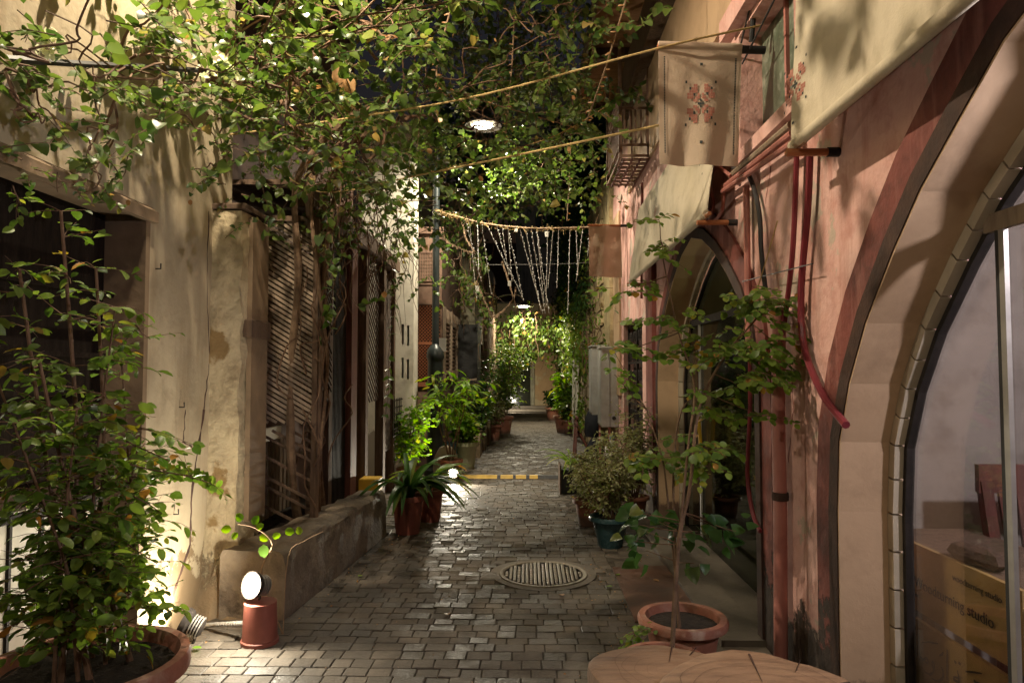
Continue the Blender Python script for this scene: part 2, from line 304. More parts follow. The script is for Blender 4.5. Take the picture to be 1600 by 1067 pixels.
# ------------------------------------------------------------------ ground
g = MB().box(-12, 12, -8, 60, -.35, -.009); ground = g.build('ground', 'mortar', kind='structure')
paving = thing('paving', (0, 0, 0), '', ''); del paving['label']; del paving['category']; paving['kind'] = 'structure'
MH = aty(849, 896, 5.35); MH.z = 0; MHc = atz(849, 896); mhr = .335
def left_edge(y):
    if y < 4.3: return -2.05
    if y < 6.5: return -1.52 + (y-4.3)*.09
    if y < 10: return -1.75
    return -1.02
def right_edge(y):
    if y < 5.6: return .66 + .05*math.sin(y*3)
    if y < 10: return 1.0
    return 1.15
bricks = []
y = 1.9; row = 0
while y < 27.0:
    d = .1*rnd.uniform(.9, 1.12); off = (row % 2)*.06 + rnd.uniform(-.012, .012)
    x = left_edge(y) - .1 + off
    while x < right_edge(y):
        w = .115*rnd.choice([.9, 1, 1, 1.05, 1.12, 1.45]) + rnd.uniform(-.006, .006)
        cx = x+w/2; cy = y+d/2
        if x > left_edge(y)-.02 and (cx-MHc.x)**2+(cy-MHc.y)**2 > (mhr+.075)**2:
            bricks.append((cx, cy, w-.005, d-.005, rnd.gauss(0, .0018), rnd.gauss(0, .009), rnd.gauss(0, .010), rnd.gauss(0, .025)))
        x += w
    y += d; row += 1
def inview(p, m=30):
    q = proj(p); return q and -m < q[0] < 1600+m and -m < q[1] < 1067+m
bricks.sort(key=lambda b: (0 if inview((b[0], b[1], 0), 60) else 1, b[1]))
bm_ = MB().box(-.5, .5, -.5, .5, -.3, 0, .035).build('brick', 'brick', paving)
me0 = bm_.data; first = True
rest = MB()
for i, (x, y, w, d, dz, rx, ry, rz) in enumerate(bricks):
    T = Matrix.Translation((x, y, dz)) @ Matrix.Rotation(rz, 4, 'Z') @ Matrix.Rotation(rx, 4, 'X') @ Matrix.Rotation(ry, 4, 'Y') @ Matrix.Diagonal((w, d, .1, 1))
    if i < 300:
        if first: bm_.matrix_basis = T; first = False
        else: link_part('brick', me0, T, paving)
    else: rest.add([T @ Vector(v.co) for v in me0.vertices], [tuple(p.vertices) for p in me0.polygons])
rest.build('brickwork', 'brick', paving, kind='stuff', fix=False)
# cement patch round the manhole, cement band along the right, slabs at left further on
pts = [(MHc.x+(mhr+.07+.01*math.sin(3*a))*math.cos(a), MHc.y+(mhr+.07+.01*math.cos(4*a))*math.sin(a)) for a in [i*math.pi/20 for i in range(40)]]
MB().prism([pts], fz, -.02, .001).build('cement_collar', 'cement', paving)
band = [(.60, 1.5), (1.62, 1.5), (1.62, 12), (1.0, 12), (1.02, 9), (1.0, 7), (.86, 6.3), (.7, 5.7), (.69, 4.7), (.63, 3.8), (.67, 2.6)]
MB().prism([band], fz, -.021, -.002).build('cement_strip', 'cement', paving)
MB().prism([rect(1.09, 1.36, 3.95, 8.2)], fz, -.02, .035).build('threshold', 'cement', paving)
MB().prism([[(.93, 2.6), (1.05, 2.9), (1.22, 3.35), (1.31, 3.9), (1.12, 3.8), (.98, 3.3)]], fz, -.02, .012).build('broken_cement_slab', 'cement', paving)
MB().prism([rect(-2.3, -1.4, 4.0, 12)], fz, -.021, -.004).build('cement_strip', 'cement', paving)
for j in range(34):
    for i in range(3):
        x0 = -2.2+i*.4; y0 = 10.2+j*.5
        MB().box(x0, x0+.388, y0, y0+.488, -.02, .003+rnd.uniform(-.002, .002), .003).build('slab', 'slab', paving)
# manhole cover
MH_m = mat('worn_cast_metal', (.20, .165, .12), (.10, .085, .065), s=20, rough=.55, r2=.38, metal=.6, bump=.4)
mh = thing('manhole_cover', (MHc.x, MHc.y, 0), 'round cast metal manhole cover with raised ribs set in the brick paving', 'manhole cover')
MB().lathe([(mhr*.9, -.01), (mhr*.9, .002), (mhr*.93, .008), (mhr, .008), (mhr+.012, -.01)], (MHc.x, MHc.y, 0), 48).build('rim', MH_m, mh, smooth=True)
MB().lathe([(mhr*.895, -.012), (mhr*.895, .001)], (MHc.x, MHc.y, 0), 48).build('plate', 'iron', mh)
for i in range(-9, 10):
    x0 = i*.031; hl = math.sqrt(max(0, (mhr*.87)**2-x0*x0))
    b = MB()
    segs = [(-hl, hl)] if i % 3 else [(-hl+k*.045, -hl+k*.045+.034) for k in range(int(2*hl/.045))]
    for a, c in segs: b.box(MHc.x+x0-.011, MHc.x+x0+.011, MHc.y+a, MHc.y+c, 0, .008, .003)
    if b.v: b.build('rib', MH_m, mh)
# ------------------------------------------------------------------ right pink building
XR = 1.36
A2 = [(4.05, 0), (4.05, 1.45), (4.13, 1.75), (4.34, 2.02), (4.60, 2.22), (4.88, 2.40), (5.2, 2.55), (5.55, 2.63), (5.9, 2.55), (6.22, 2.40), (6.5, 2.22), (6.76, 2.02), (6.97, 1.75), (7.05, 1.45), (7.05, 0)]
A1 = [(-.5, 0), (-.5, 1.21), (-.43, 1.5), (-.2, 1.85), (.15, 2.18), (.5, 2.40), (.9, 2.58), (1.3, 2.66), (1.6, 2.60), (1.9, 2.47), (2.12, 2.31), (2.32, 2.16), (2.5, 1.98), (2.71, 1.74), (2.86, 1.5), (2.96, 1.25), (2.99, .95), (3.0, 0)]
pb = thing('pink_building', (XR, 0, 0), 'old pink plastered building with two arched glass shop fronts along the right side', 'building')
UW = rect(3.32, 4.18, 2.92, 3.62)     # upper window
DR = [(8.15, 0), (9.75, 0), (9.75, 2.2), (8.15, 2.2)]
out = [(-3, 0)] + A1 + [(3.35, 0)] + A2 + [DR[0], (8.15, 2.2), (9.75, 2.2), (9.75, 0)] + [(10.85, 0), (10.85, 4.1), (10.1, 6.2), (-3, 6.2)]
MB().prism([out, UW], fx, XR, 1.62).build('wall', 'pink', pb)
def offs(P, w, skip=True):
    n = len(P); o = []
    for i, p in enumerate(P):
        a = Vector(P[max(i-1, 0)]); b = Vector(P[min(i+1, n-1)]); t = (b-a).normalized(); o.append((p[0]+t.y*-w*-1*-1, p[1]+t.x*w) if False else (p[0]-t.y*w, p[1]+t.x*w))
    return o
def ring(P, w0, w1): return [offs(P, w0) + offs(P, w1)[::-1]]
for P in (A1, A2):
    MB().prism(ring(P, .005, .085), fx, XR-.035, XR-.002).build('arch_edge', 'darkedge', pb, label='dark brown arch edge')
    MB().prism(ring(P, .087, .24), fx, XR-.022, XR-.001).build('arch_band', 'maroon', pb, label='dark red painted arch band')
    MB().prism(ring(P, -.004, .0045), fx, XR-.03, 1.60).build('reveal', 'cream', pb, label='cream inner reveal of the arch')
# tiles along the inner edge of the near arch, and far arch
for P, lab in ((A1, 1), (A2, 2)):
    Q = []
    for i in range(len(P)-1):
        a = Vector(P[i]); b = Vector(P[i+1]); n = max(1, round((b-a).length/.16))
        for k in range(n): Q.append(a.lerp(b, k/n))
    Q.append(Vector(P[-1])); Q = [tuple(q) for q in Q]; A = offs(Q, -.006); B = offs(Q, -.050)
    for i in range(len(Q)-1):
        la = Vector(A[i]).lerp(Vector(A[i+1]), .03); lb = Vector(A[i]).lerp(Vector(A[i+1]), .97); ra = Vector(B[i]).lerp(Vector(B[i+1]), .03); rb = Vector(B[i]).lerp(Vector(B[i+1]), .97)
        if (P is A1 and la.x > 1.0) or (P is A2 and la.x > 5.0):
            MB().prism([[tuple(la), tuple(lb), tuple(rb), tuple(ra)]], fx, 1.535, 1.578).build('tile', 'tile', pb)
def glazed(P, mt, x, mull, trans, nm):
    inner = offs(P, -.056)
    inner[0] = (inner[0][0], .0); inner[-1] = (inner[-1][0], .0)
    MB().prism([inner], fx, x, x+.008).build('glass', mt, pb)
    fr = MB().prism([offs(P, -.056)+offs(P, -.078)[::-1]], fx, x-.014, x+.02)
    fr.build('door_frame', 'iron', pb)
    def top(y):
        for a, b in zip(inner, inner[1:]):
            if min(a[0], b[0]) <= y <= max(a[0], b[0]) and abs(b[0]-a[0]) > 1e-4: return a[1]+(b[1]-a[1])*(y-a[0])/(b[0]-a[0])
        return 2
    for y in mull:
        MB().box(x-.02, x-.004, y-.013, y+.013, 0.01, trans).build('mullion', 'galv', pb)
        MB().box(x-.02, x-.004, y+.0135, y+.03, 0.01, trans).build('mullion', 'black', pb)
    ys = [y*.01 for y in range(-60, 720)]; ok = [y for y in ys if min(p[0] for p in inner) < y < max(p[0] for p in inner) and top(y) > trans+.02]
    MB().box(x-.024, x-.003, min(ok), max(ok), trans, trans+.06).build('transom', 'woodpale' if mt == 'glass' else 'iron', pb)
glazed(A1, 'glass', 1.585, [2.28, .8], 2.02, 'near'); glazed(A2, 'glass2', 1.60, [4.75, 6.35], 1.98, 'far')
# flat painted pilaster strip right of second arch (red), rough dark patches come from material
MB().box(XR-.05, XR-.002, 7.24, 7.62, .5, 2.75).build('pilaster', 'maroon', pb, label='dark red worn pilaster')
MB().box(XR-.047, XR-.002, 7.27, 7.55, .02, .498).build('pilaster', 'pink', pb)
# upper window: frame, lintel, panes
MB().prism([rect(3.24, 4.26, 2.84, 3.72), UW], fx, XR-.05, XR-.001).build('window_frame', 'pink', pb)
MB().box(XR-.12, XR-.052, 3.2, 4.36, 3.66, 3.80).build('lintel', 'pink', pb)
MB().box(1.45, 1.46, 3.32, 3.74, 2.92, 3.62).build('pane', 'winglass', pb); MB().box(1.45, 1.46, 3.77, 4.18, 2.92, 3.62).build('pane', 'winglass', pb)
MB().box(1.43, 1.47, 3.742, 3.768, 2.92, 3.62).build('window_bar', 'pinkpipe', pb)
# eave of planks
ev = MB()
for i in range(11):
    y0 = 4.6+i*.5
    MB().box(.74, 1.62, y0, y0+.485, 5.5+rnd.uniform(0, .006), 5.53).build('plank', 'eave', pb)
for y0 in (4.5, 6.4, 8.2, 9.9): MB().box(.76, 1.36, y0, y0+.1, 5.36, 5.498).build('eave_beam', 'wood', pb)
MB().box(.70, .738, 4.4, 10.15, 5.38, 5.6).build('fascia', 'woodpale', pb)
MB().box(1.2, 1.358, 4.3, 10.1, 4.9, 5.35).build('ceiling_beam', 'wood', pb)
# upper storey panel (peach) above the window
MB().prism([rect(4.4, 9.0, 3.9, 4.88)], fx, XR-.03, XR-.001).build('wall_panel', 'cream', pb)
# right of grille door
MB().box(XR-.03, XR-.002, 9.95, 10.6, 1.2, 3.9).build('wall_panel', 'cream', pb)
# iron grille door with scrolls
gd = thing('grille_door', (XR, 8.9, 0), 'black wrought iron scroll grille door in the pink wall behind the meter boxes', 'door')
gb = MB()
for y in (8.17, 8.95, 9.70): gb.box(1.42, 1.45, y, y+.035, 0, 2.18)
for z in (.02, .55, 1.1, 1.65, 2.14): gb.box(1.42, 1.45, 8.2, 9.7, z, z+.03)
gb.build('frame', 'iron', gd)
for iy in range(10):
    for iz in range(8):
        cy = 8.28+iy*.148; cz = .18+iz*.26; sg = 1 if (iy+iz) % 2 else -1
        pts = [(1.435, cy+sg*.055*math.cos(t)*(1-t/9), cz+.1*math.sin(t)*(1-t/9)) for t in [k*.75 for k in range(9)]]
        MB().tube(pts, .008, 4).build('scroll', 'iron', gd)
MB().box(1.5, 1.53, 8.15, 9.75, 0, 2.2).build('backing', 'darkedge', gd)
# rooms behind the glass
rm = thing('shop_interior', (2.5, 2, 0), 'dim plastered shop room seen through the near arched glass', 'room')
MB().box(2.95, 3.05, -1, 3.9, 0, 2.9).build('back_wall', 'roomgrey', rm)
MB().box(1.63, 3.05, 3.65, 3.75, 0, 2.9).build('side_wall', 'roomgrey', rm)
MB().box(1.63, 3.05, -1.1, -1.0, 0, 2.9).build('side_wall', 'roomgrey', rm)
MB().box(1.63, 3.05, -1.1, 3.75, 2.9, 3.0).build('ceiling', 'roomgrey', rm)
MB().box(1.63, 2.95, -1, 3.65, -.02, .03).build('floor', 'concrete', rm)
r2 = thing('back_room_interior', (2.5, 6, 0), 'dark greenish room seen through the second arched glass', 'room')
MB().box(2.9, 3.0, 3.76, 8, 0, 2.9).build('back_wall', 'pale', r2); MB().box(1.63, 2.9, 7.5, 7.6, 0, 2.9).build('side_wall', 'pale', r2)
MB().box(1.63, 2.9, 3.76, 7.5, 2.8, 2.9).build('ceiling', 'pale', r2); MB().box(1.63, 2.9, 3.76, 7.5, -.02, .03).build('floor', 'concrete', r2)
MB().box(1.95, 2.0, 6.5, 7.3, .03, 2.1).build('door', 'wood', r2)
# pendant lamps inside shop
def pendant(x, y, z, label, w, c, gp='pendant lamps in the shop'):
    t = thing('pendant_lamp', (x, y, z), label, 'lamp', gp)
    MB().tube([(x, y, z+.12), (x, y, 2.9)], .006, 5).build('cord', 'black', t)
    MB().lathe([(.03, .12), (.12, .02), (.125, .0), (.11, .02)], (x, y, z), 20).build('shade', 'white_metal', t, smooth=True)
    MB().lathe([(.0, -.02), (.03, .0), (.03, .05)], (x, y, z), 12).build('bulb', 'bulb', t, smooth=True)
    l = bpy.data.lights.new('pendant_light', 'POINT'); l.energy = w; l.color = c; l.shadow_soft_size = .05
    o = bpy.data.objects.new('pendant_light', l); COL.objects.link(o); o.location = (x, y, z-.06)
pendant(2.3, 1.35, 2.45, 'small white pendant lamp hanging inside the near shop', 115, (.86, .84, 1))
pendant(2.3, 5.4, 2.3, 'small white pendant lamp hanging inside the far shop', 14, (1, .85, .6))
# sign boards leaning inside the glass
def signboard(z0, z1, label):
    t = thing('sign_board', (1.7, 2.8, z0), label, 'sign', 'yellow signs behind the shop glass')
    MB().box(1.71, 1.73, 2.44, 3.20, z0, z1).build('board', 'signwood', t)
    return t
s1 = signboard(.50, .79, 'yellow board lettered Woodturning studio leaning inside the shop glass, upper of the two')
s2 = signboard(.10, .46, 'yellow board with black Arabic calligraphy inside the shop glass, lower of the two')
def textmesh(txt, size, px, py, t, x=1.705, sx=1):
    c = bpy.data.curves.new('lettering', 'FONT'); c.body = txt; c.size = size; c.extrude = .0008; c.space_character = sx
    o = bpy.data.objects.new('tmp', c); COL.objects.link(o); bpy.context.view_layer.update()
    me = bpy.data.meshes.new_from_object(o.evaluated_get(bpy.context.evaluated_depsgraph_get())); bpy.data.objects.remove(o)
    me.materials.clear(); me.materials.append(M['ink'])
    p = atx(px, py, x); T = Matrix.Translation(p) @ Matrix(((0, 0, 1, 0), (-1, 0, 0, 0), (0, 1, 0, 0), (0, 0, 0, 1)))
    link_part('lettering', me, T, t)
textmesh('Woodturning studio', .062, 1429, 914, s1); textmesh('woodturning studio', .036, 1488, 905, s1); textmesh('handmade wood', .026, 1402, 914, s1)
def strokes(L, t, x=1.704, ox=1390, oy=940, k=7.62):
    b = MB()
    for pts, ws in L:
        P = [atx(ox+p[0]/k, oy+p[1]/k, x) for p in pts]; n = len(P)
        for i in range(n-1):
            a, c = P[i], P[i+1]; w0 = ws[min(i, len(ws)-1)]*.0006; w1 = ws[min(i+1, len(ws)-1)]*.0006
            d = (c-a); nrm = Vector((0, -d.z, d.y)).normalized()
            b.add([a-nrm*w0, a+nrm*w0, c+nrm*w1, c-nrm*w1], [(0, 1, 2, 3)])
    b.build('lettering', 'ink', t, fix=False)
strokes([([(145, 400), (155, 500), (190, 570), (250, 620), (300, 640), (312, 600), (305, 510)], [3, 9, 14, 17, 14, 8, 3]),
    ([(210, 380), (232, 415)], [9, 9]), ([(245, 405), (265, 435)], [9, 9]), ([(345, 320), (350, 450), (355, 640), (400, 690), (440, 660), (460, 700), (450, 735), (415, 700)], [5, 6, 7, 9, 9, 8, 7, 5]),
    ([(385, 480), (480, 478), (580, 495)], [5, 7, 4]), ([(505, 700), (530, 730), (530, 790), (508, 775), (505, 710)], [7, 8, 8, 7, 6]), ([(530, 790), (520, 840), (480, 865), (430, 840), (405, 795)], [8, 9, 9, 6, 3]),
    ([(590, 640), (620, 625), (640, 590), (625, 640)], [5, 7, 5, 3]), ([(615, 770), (640, 830), (635, 900), (600, 940), (550, 940), (500, 905)], [5, 9, 11, 11, 8, 3]), ([(685, 565), (683, 750), (682, 925)], [7, 8, 5]),
    ([(770, 700), (795, 730)], [9, 9]), ([(820, 715), (845, 745)], [9, 9]), ([(805, 810), (825, 900), (825, 960), (760, 920), (770, 890), (822, 905)], [4, 8, 9, 8, 7, 5]), ([(900, 825), (1000, 835), (1100, 850)], [5, 7, 4]), ([(1000, 930), (1030, 960), (1100, 990), (1200, 1000)], [9, 9, 9, 9])], s2)
# rock on top of the boards
rk = MB().lathe([(.0, 0), (.05, .003), (.065, .03), (.055, .06), (.03, .075), (0, .08)], (1.78, 2.78, .79), 10, sy=2.2, wob=.18).build('driftwood', 'bark', smooth=False)
tag(rk, 'rough lump of bark resting on the upper sign board', 'wood')
# shelf under driftwood so that it rests
sh = MB().box(1.735, 2.15, 2.3, 3.4, .755, .788); tag(sh.build('shelf', 'wood'), 'dark wooden ledge behind the yellow sign boards', 'shelf')
MB().box(1.9, 1.94, 2.3, 2.34, .03, .754).build('leg', 'wood', bpy.data.objects['shelf']); MB().box(1.9, 1.94, 3.36, 3.4, .03, .754).build('leg', 'wood', bpy.data.objects['shelf'])
# slatted chair
ch = thing('wooden_chair', (2.55, 2.65, 0), 'dark red wooden chair with slatted back inside the near shop', 'chair')
cx, cy = 2.42, 3.22
for x0 in (cx-.25, cx+.25):
    MB().bar((x0, cy, .45), (x0+(.04 if x0 > cx else -.04), cy+.05, 1.04), .045, .05).build('back_post', 'woodred', ch)
    MB().bar((x0, cy, .03), (x0, cy, .45), .045).build('leg', 'woodred', ch); MB().bar((x0, cy-.4, .03), (x0, cy-.4, .42), .045).build('leg', 'woodred', ch)
MB().bar((cx-.32, cy+.05, 1.05), (cx+.32, cy+.05, 1.05), .03, .13).build('top_rail', 'woodred', ch)
for k in range(6): MB().bar((cx-.17+k*.068, cy+.005, .46), (cx-.21+k*.084, cy+.045, 1.0), .015, .042).build('slat', 'woodred', ch)
MB().box(cx-.27, cx+.27, cy-.43, cy-.01, .42, .465).build('seat', 'woodred', ch)
# yellow wrapped loop ornament behind glass 2
hn = thing('yellow_pipe_loop', (1.8, 6.2, .6), 'looped metal pipe wrapped in yellow cord hanging behind the second shop window', 'ornament')
Yh = 6.2
P_ = lambda px, py: aty(px, py, Yh)
MB().tube([P_(1091, 648), P_(1095, 700), P_(1101, 712), P_(1115, 718), P_(1130, 716), P_(1138, 700), P_(1140, 655), P_(1130, 648), P_(1112, 650), P_(1108, 660), P_(1107, 700)], .018, 8).build('cord_loop', 'yellow', hn, smooth=True)
MB().tube([P_(1091, 652), P_(1093, 645), P_(1104, 642), P_(1108, 646)], .02, 8).build('pipe', 'galv', hn, smooth=True)
MB().tube([P_(1120, 652), P_(1121, 612), P_(1122, 400)], .004, 4).build('hanger', 'black', hn)
# ---- things on the pink wall
def tubething(name, pts, r, m, label, cat, group=None, n=8):
    o = MB().tube(pts, r, n).build(name, m, smooth=True); return tag(o, label, cat, group)
def smoothpts(P, k=5):
    P = [Vector(p) for p in P]; out = []
    for i in range(len(P)-1):
        p0 = P[max(i-1, 0)]; p1 = P[i]; p2 = P[i+1]; p3 = P[min(i+2, len(P)-1)]
        for j in range(k):
            t = j/k; out.append(.5*((2*p1)+(p2-p0)*t+(2*p0-5*p1+4*p2-p3)*t*t+(3*p1-p0-3*p2+p3)*t**3))
    out.append(P[-1]); return out
wx = lambda px, py, o=.04: atx(px, py, XR-o)
tubething('hose', smoothpts([wx(1266, 235), wx(1262, 330), wx(1252, 450), wx(1256, 540), wx(1285, 615), wx(1322, 664, .06)]), .017, 'hose', 'dark red hose hanging down the pink wall and ending at the arch edge', 'hose', 'red hoses on the pink wall')
tubething('hose', smoothpts([wx(1245, 235), wx(1243, 300), wx(1238, 400), wx(1226, 500), wx(1216, 560)]), .014, 'hose', 'thin dark red hose left of the longer hose on the pink wall', 'hose', 'red hoses on the pink wall')
tubething('drain_pipe', smoothpts([wx(1218, 480, .05), wx(1216, 640, .05), wx(1219, 800, .05), wx(1220, 1035, .05)], 3), .035, 'pinkpipe', 'thick pink painted drain pipe running down the pier to the ground', 'pipe', n=12)
MB().lathe([(.042, -.02), (.044, 0), (.042, .02)], wx(1219, 775, .05), 12).build('clamp', 'darkedge', bpy.data.objects['drain_pipe'])
tubething('hose', smoothpts([wx(1172, 560), wx(1172, 640), wx(1168, 740), wx(1176, 800), wx(1188, 830)]), .013, 'hose', 'dark red hose curving down in front of the second arch', 'hose', 'red hoses on the pink wall')
tubething('pipe', smoothpts([wx(1145, 262), wx(1170, 275), wx(1186, 330), wx(1190, 400), wx(1200, 480)]), .014, 'cable', 'black bent conduit below the flag on the pink wall', 'pipe')
tubething('pipe', [wx(1166, 290), wx(1168, 430), wx(1170, 560)], .02, 'pinkpipe', 'straight pink conduit between flag and plant on the wall', 'pipe')
for k, (a, b) in enumerate((((1236, 195), (1142, 275)), ((1238, 208), (1134, 290)), ((1240, 222), (1128, 300)))):
    tubething('conduit', [wx(*a, .05+.02*k), wx(*b, .05+.02*k)], .02-.002*k, 'pinkpipe' if k else 'woodpale', ['topmost', 'middle', 'lowest'][k]+' of three slanting conduits crossing under the upper window', 'conduit', 'slanting conduits on the pink wall')
tubething('coiled_cable', smoothpts([wx(1142, 275, .07), wx(1120, 262, .08), wx(1108, 285, .08), wx(1115, 320, .06), wx(1108, 350, .05), wx(1128, 330, .08), wx(1130, 290, .08)]), .012, 'pinkpipe', 'loop of pinkish cable tied at the end of the conduits', 'cable')
for a, b, lab in (((1175, 0), (1150, 100), 'thin black wire beside the gutter above the flag'), ((1210, 0), (1160, 100), 'thin black wire slanting down to the upper window'),):
    tubething('wire', [wx(*a, .06), wx(*b, .06)], .006, 'cable', lab, 'wire', n=5)
tubething('gutter_pipe', [wx(1180, -60, .03), wx(1177, 30, .03), wx(1174, 66, .03)], .016, 'black', 'black narrow downpipe at the top of the pink wall', 'pipe')
# ---- banners
def emblem(parent, fn, cx, cy, s, k=1):
    """cross-stitch star: four stepped petals with dark diagonals"""
    a = MB(); d = MB()
    for i in range(-8, 9):
        for j in range(-8, 9):
            u, v = abs(i), abs(j)
            if (u, v) in ((0, 0), (1, 0), (0, 1)): d.add([fn(cx+(i+e)*s, cy+(j+f)*s) for e, f in ((0, 0), (.9, 0), (.9, .9), (0, .9))], [(0, 1, 2, 3)]); continue
            if u == v and u in (3, 5, 7): d.add([fn(cx+(i+e)*s, cy+(j+f)*s) for e, f in ((0, 0), (.9, 0), (.9, .9), (0, .9))], [(0, 1, 2, 3)]); continue
            if (u != v or u in (2, 4, 6)) and min(u, v) >= 1 and u+v <= 10 and max(u, v) <= 7 and (u+v) % 5 != 0 and max(u, v) <= min(u, v)*2.6+1:
                a.add([fn(cx+(i+e)*s, cy+(j+f)*s) for e, f in ((0, 0), (.9, 0), (.9, .9), (0, .9))], [(0, 1, 2, 3)])
    for q in (-13, 13):
        d.add([fn(cx+e*s*1.4, cy+(q+f)*s) for e, f in ((0, 0), (.9, 0), (.9, .9), (0, .9))], [(0, 1, 2, 3)])
    a.build('embroidery', 'stitchred', parent, fix=False); d.build('embroidery', 'stitchdark', parent, fix=False)
def bannerrod(p0, p1, t, r=.017):
    p0 = Vector(p0); p1 = Vector(p1); e = p0.lerp(p1, .78)
    MB().tube([p0, e], r, 10).build('rod', 'rod', t, smooth=True); MB().tube([e, p1], r*1.25, 10).build('rod_end', 'black', t, smooth=True)
def cloth(name, m, fn, nu, nv, th, t, nd):
    b = MB(); nd = Vector(nd)*th
    top = [[Vector(fn(i/nu, j/nv)) for j in range(nv+1)] for i in range(nu+1)]
    for side in (0, 1):
        o = len(b.v)
        for i in range(nu+1):
            for j in range(nv+1): b.v.append(tuple(top[i][j]+nd*side))
        for i in range(nu):
            for j in range(nv):
                a = o+i*(nv+1)+j; q = (a, a+1, a+nv+2, a+nv+1); b.f.append(q if side else q[::-1])
    N = (nu+1)*(nv+1)
    edge = [(i, 0) for i in range(nu+1)]+[(nu, j) for j in range(1, nv+1)]+[(i, nv) for i in range(nu-1, -1, -1)]+[(0, j) for j in range(nv-1, 0, -1)]
    ids = [i*(nv+1)+j for i, j in edge]
    for a, c in zip(ids, ids[1:]+ids[:1]): b.f.append((a, c, c+N, a+N))
    return b.build(name, m, t, smooth=True)
# flag facing the camera
Yf = 3.97; fl = thing('flag_banner', (1.0, Yf, 3.4), 'tan flag with red cross-stitch star facing the alley, on an orange rod', 'banner')
tl = aty(1028, 72, Yf); tr = aty(1158, 76, Yf); bl = aty(1030, 258, Yf); br = aty(1152, 262, Yf)
bannerrod(aty(1027, 74, Yf), aty(1195, 79, Yf-.0), fl, .019)
def ffl(u, v):
    a = tl.lerp(tr, u); b = bl.lerp(br, u); p = a.lerp(b, v); p.y += .02*math.sin(u*7)*v+.012*math.sin(u*15+v*3)*v - .022*(1 if v < .02 else .6); return p
cloth('canvas', 'canvas2', ffl, 28, 30, .004, fl, (0, -1, 0))
MB().tube([tl+Vector((0, -.0, 0)), tr], .027, 10).build('sleeve', 'canvas2', fl, smooth=True)
def emb(x, y): p = ffl(x, y); p.y -= .009; return p
emblem(fl, lambda x, y: emb(x, y), .50, .475, .0265*.95)
for u in (.07, .93):
    b = MB()
    for k in range(60): b.add([emb(u-.009, .10+k*.0135), emb(u+.009, .10+k*.0135), emb(u+.009, .11+k*.0135), emb(u-.009, .11+k*.0135)], [(0, 1, 2, 3)])
    b.build('embroidery', 'stitchdark', fl, fix=False)
# canvas banners parallel to the wall
def sidebanner(X0, X1, y0, y1, z0, z1, label, ystep, motif, wav=.03):
    t = thing('awning_banner', (X0, (y0+y1)/2, z0), label, 'banner', 'cream canvas banners along the shop wall')
    def f(u, v):
        return Vector((X1+(X0-X1)*v+wav*math.sin(u*9+v*2)*v*(1-v)*2+.012*math.sin(u*23+v*7)*v, y0+(y1-y0)*u, z1+(z0-z1)*v+.02*math.sin(u*3.14)*(1-v)))
    cloth('canvas', 'canvas', f, 36, 22, .004, t, (-1, 0, 0))
    MB().tube([(X0, y0-.02, z0), (X0, y1+.02, z0)], .026, 10).build('hem_pole', 'canvas', t, smooth=True)
    MB().tube([(X0, y1-.1, z0-.012), (X0, y1+.09, z0-.012)], .014, 8).build('pole_tip', 'rod', t, smooth=True)
    MB().tube([(X0, y0-.09, z0-.012), (X0, y0+.1, z0-.012)], .014, 8).build('pole_tip', 'rod', t, smooth=True)
    for yy in (y0+.03, y1-.03):
        bannerrod((X0-.05, yy, z0-.045), (XR-.002, yy, z0-.045), t)
    for u, v, s in motif:
        def em(x, y, u=u, v=v): p = f(x/(y1-y0), y/(z1-z0)); p.x -= .006; return p
        emblem(t, em, u*(y1-y0), v*(z1-z0), s)
    return t
q_ = atx(1242, 226, 1.18)
sidebanner(1.18, 1.22, 1.55, q_.y, q_.z, 3.75, 'large cream canvas banner nearest the viewer, hung over the near arch', 0, [(.98, .78, .013)])
sidebanner(1.15, 1.24, 4.4, 7.6, 2.56, 3.35, 'cream canvas banner over the second arch, behind the flag', 0, [(.09, .30, .015), (.62, .45, .013)], .05)
# small far flag
Yg = 9.36; f2 = thing('flag_banner', (1, Yg, 3.5), 'small tan flag beside the light curtain, farther down the pink wall', 'banner')
tl2 = aty(920, 353, Yg); tr2 = aty(970, 352, Yg); bl2 = aty(921, 432, Yg); br2 = aty(972, 434, Yg)
bannerrod(aty(918, 352, Yg), aty(984, 353, Yg), f2, .015)
cloth('canvas', 'canvas2', lambda u, v: tl2.lerp(tr2, u).lerp(bl2.lerp(br2, u), v)+Vector((0, .015*math.sin(u*9+v), 0)), 10, 12, .004, f2, (0, -1, 0))
# ---- wooden balcony cage
bc = thing('balcony_cage', (1.2, 8, 3.9), 'dark wooden slatted balcony cage high on the pink wall left of the flag', 'balcony')
x0, x1, y0, y1, z0, z1 = 1.02, 1.35, 7.45, 8.6, 3.92, 4.62
for (x, yy) in ((x0, y0), (x0, y1), (x1-.02, y0), (x1-.02, y1)): MB().box(x-.018, x+.018, yy-.018, yy+.018, z0-.02, z1+.6).build('post', 'mash', bc)
for z in (z0, z0+.12, z1-.17, z1-.08, z1):
    MB().box(x0+.019, x1, y0-.01, y0+.01, z-.012, z+.012).build('rail', 'mash', bc); MB().box(x0-.01, x0+.01, y0+.019, y1-.019, z-.012, z+.012).build('rail', 'mash', bc)
for k in range(5): MB().box(x0+.04+k*.06, x0+.058+k*.06, y0-.008, y0+.008, z0+.14, z1-.19).build('slat', 'mash', bc)
for k in range(12): MB().box(x0-.008, x0+.008, y0+.06+k*.088, y0+.08+k*.088, z0+.14, z1-.19).build('slat', 'mash', bc)
for k in range(8): MB().box(x0+.02, x1, y0+.05+k*.145, y0+.11+k*.145, z0-.03, z0-.014).build('floor_slat', 'mash', bc)
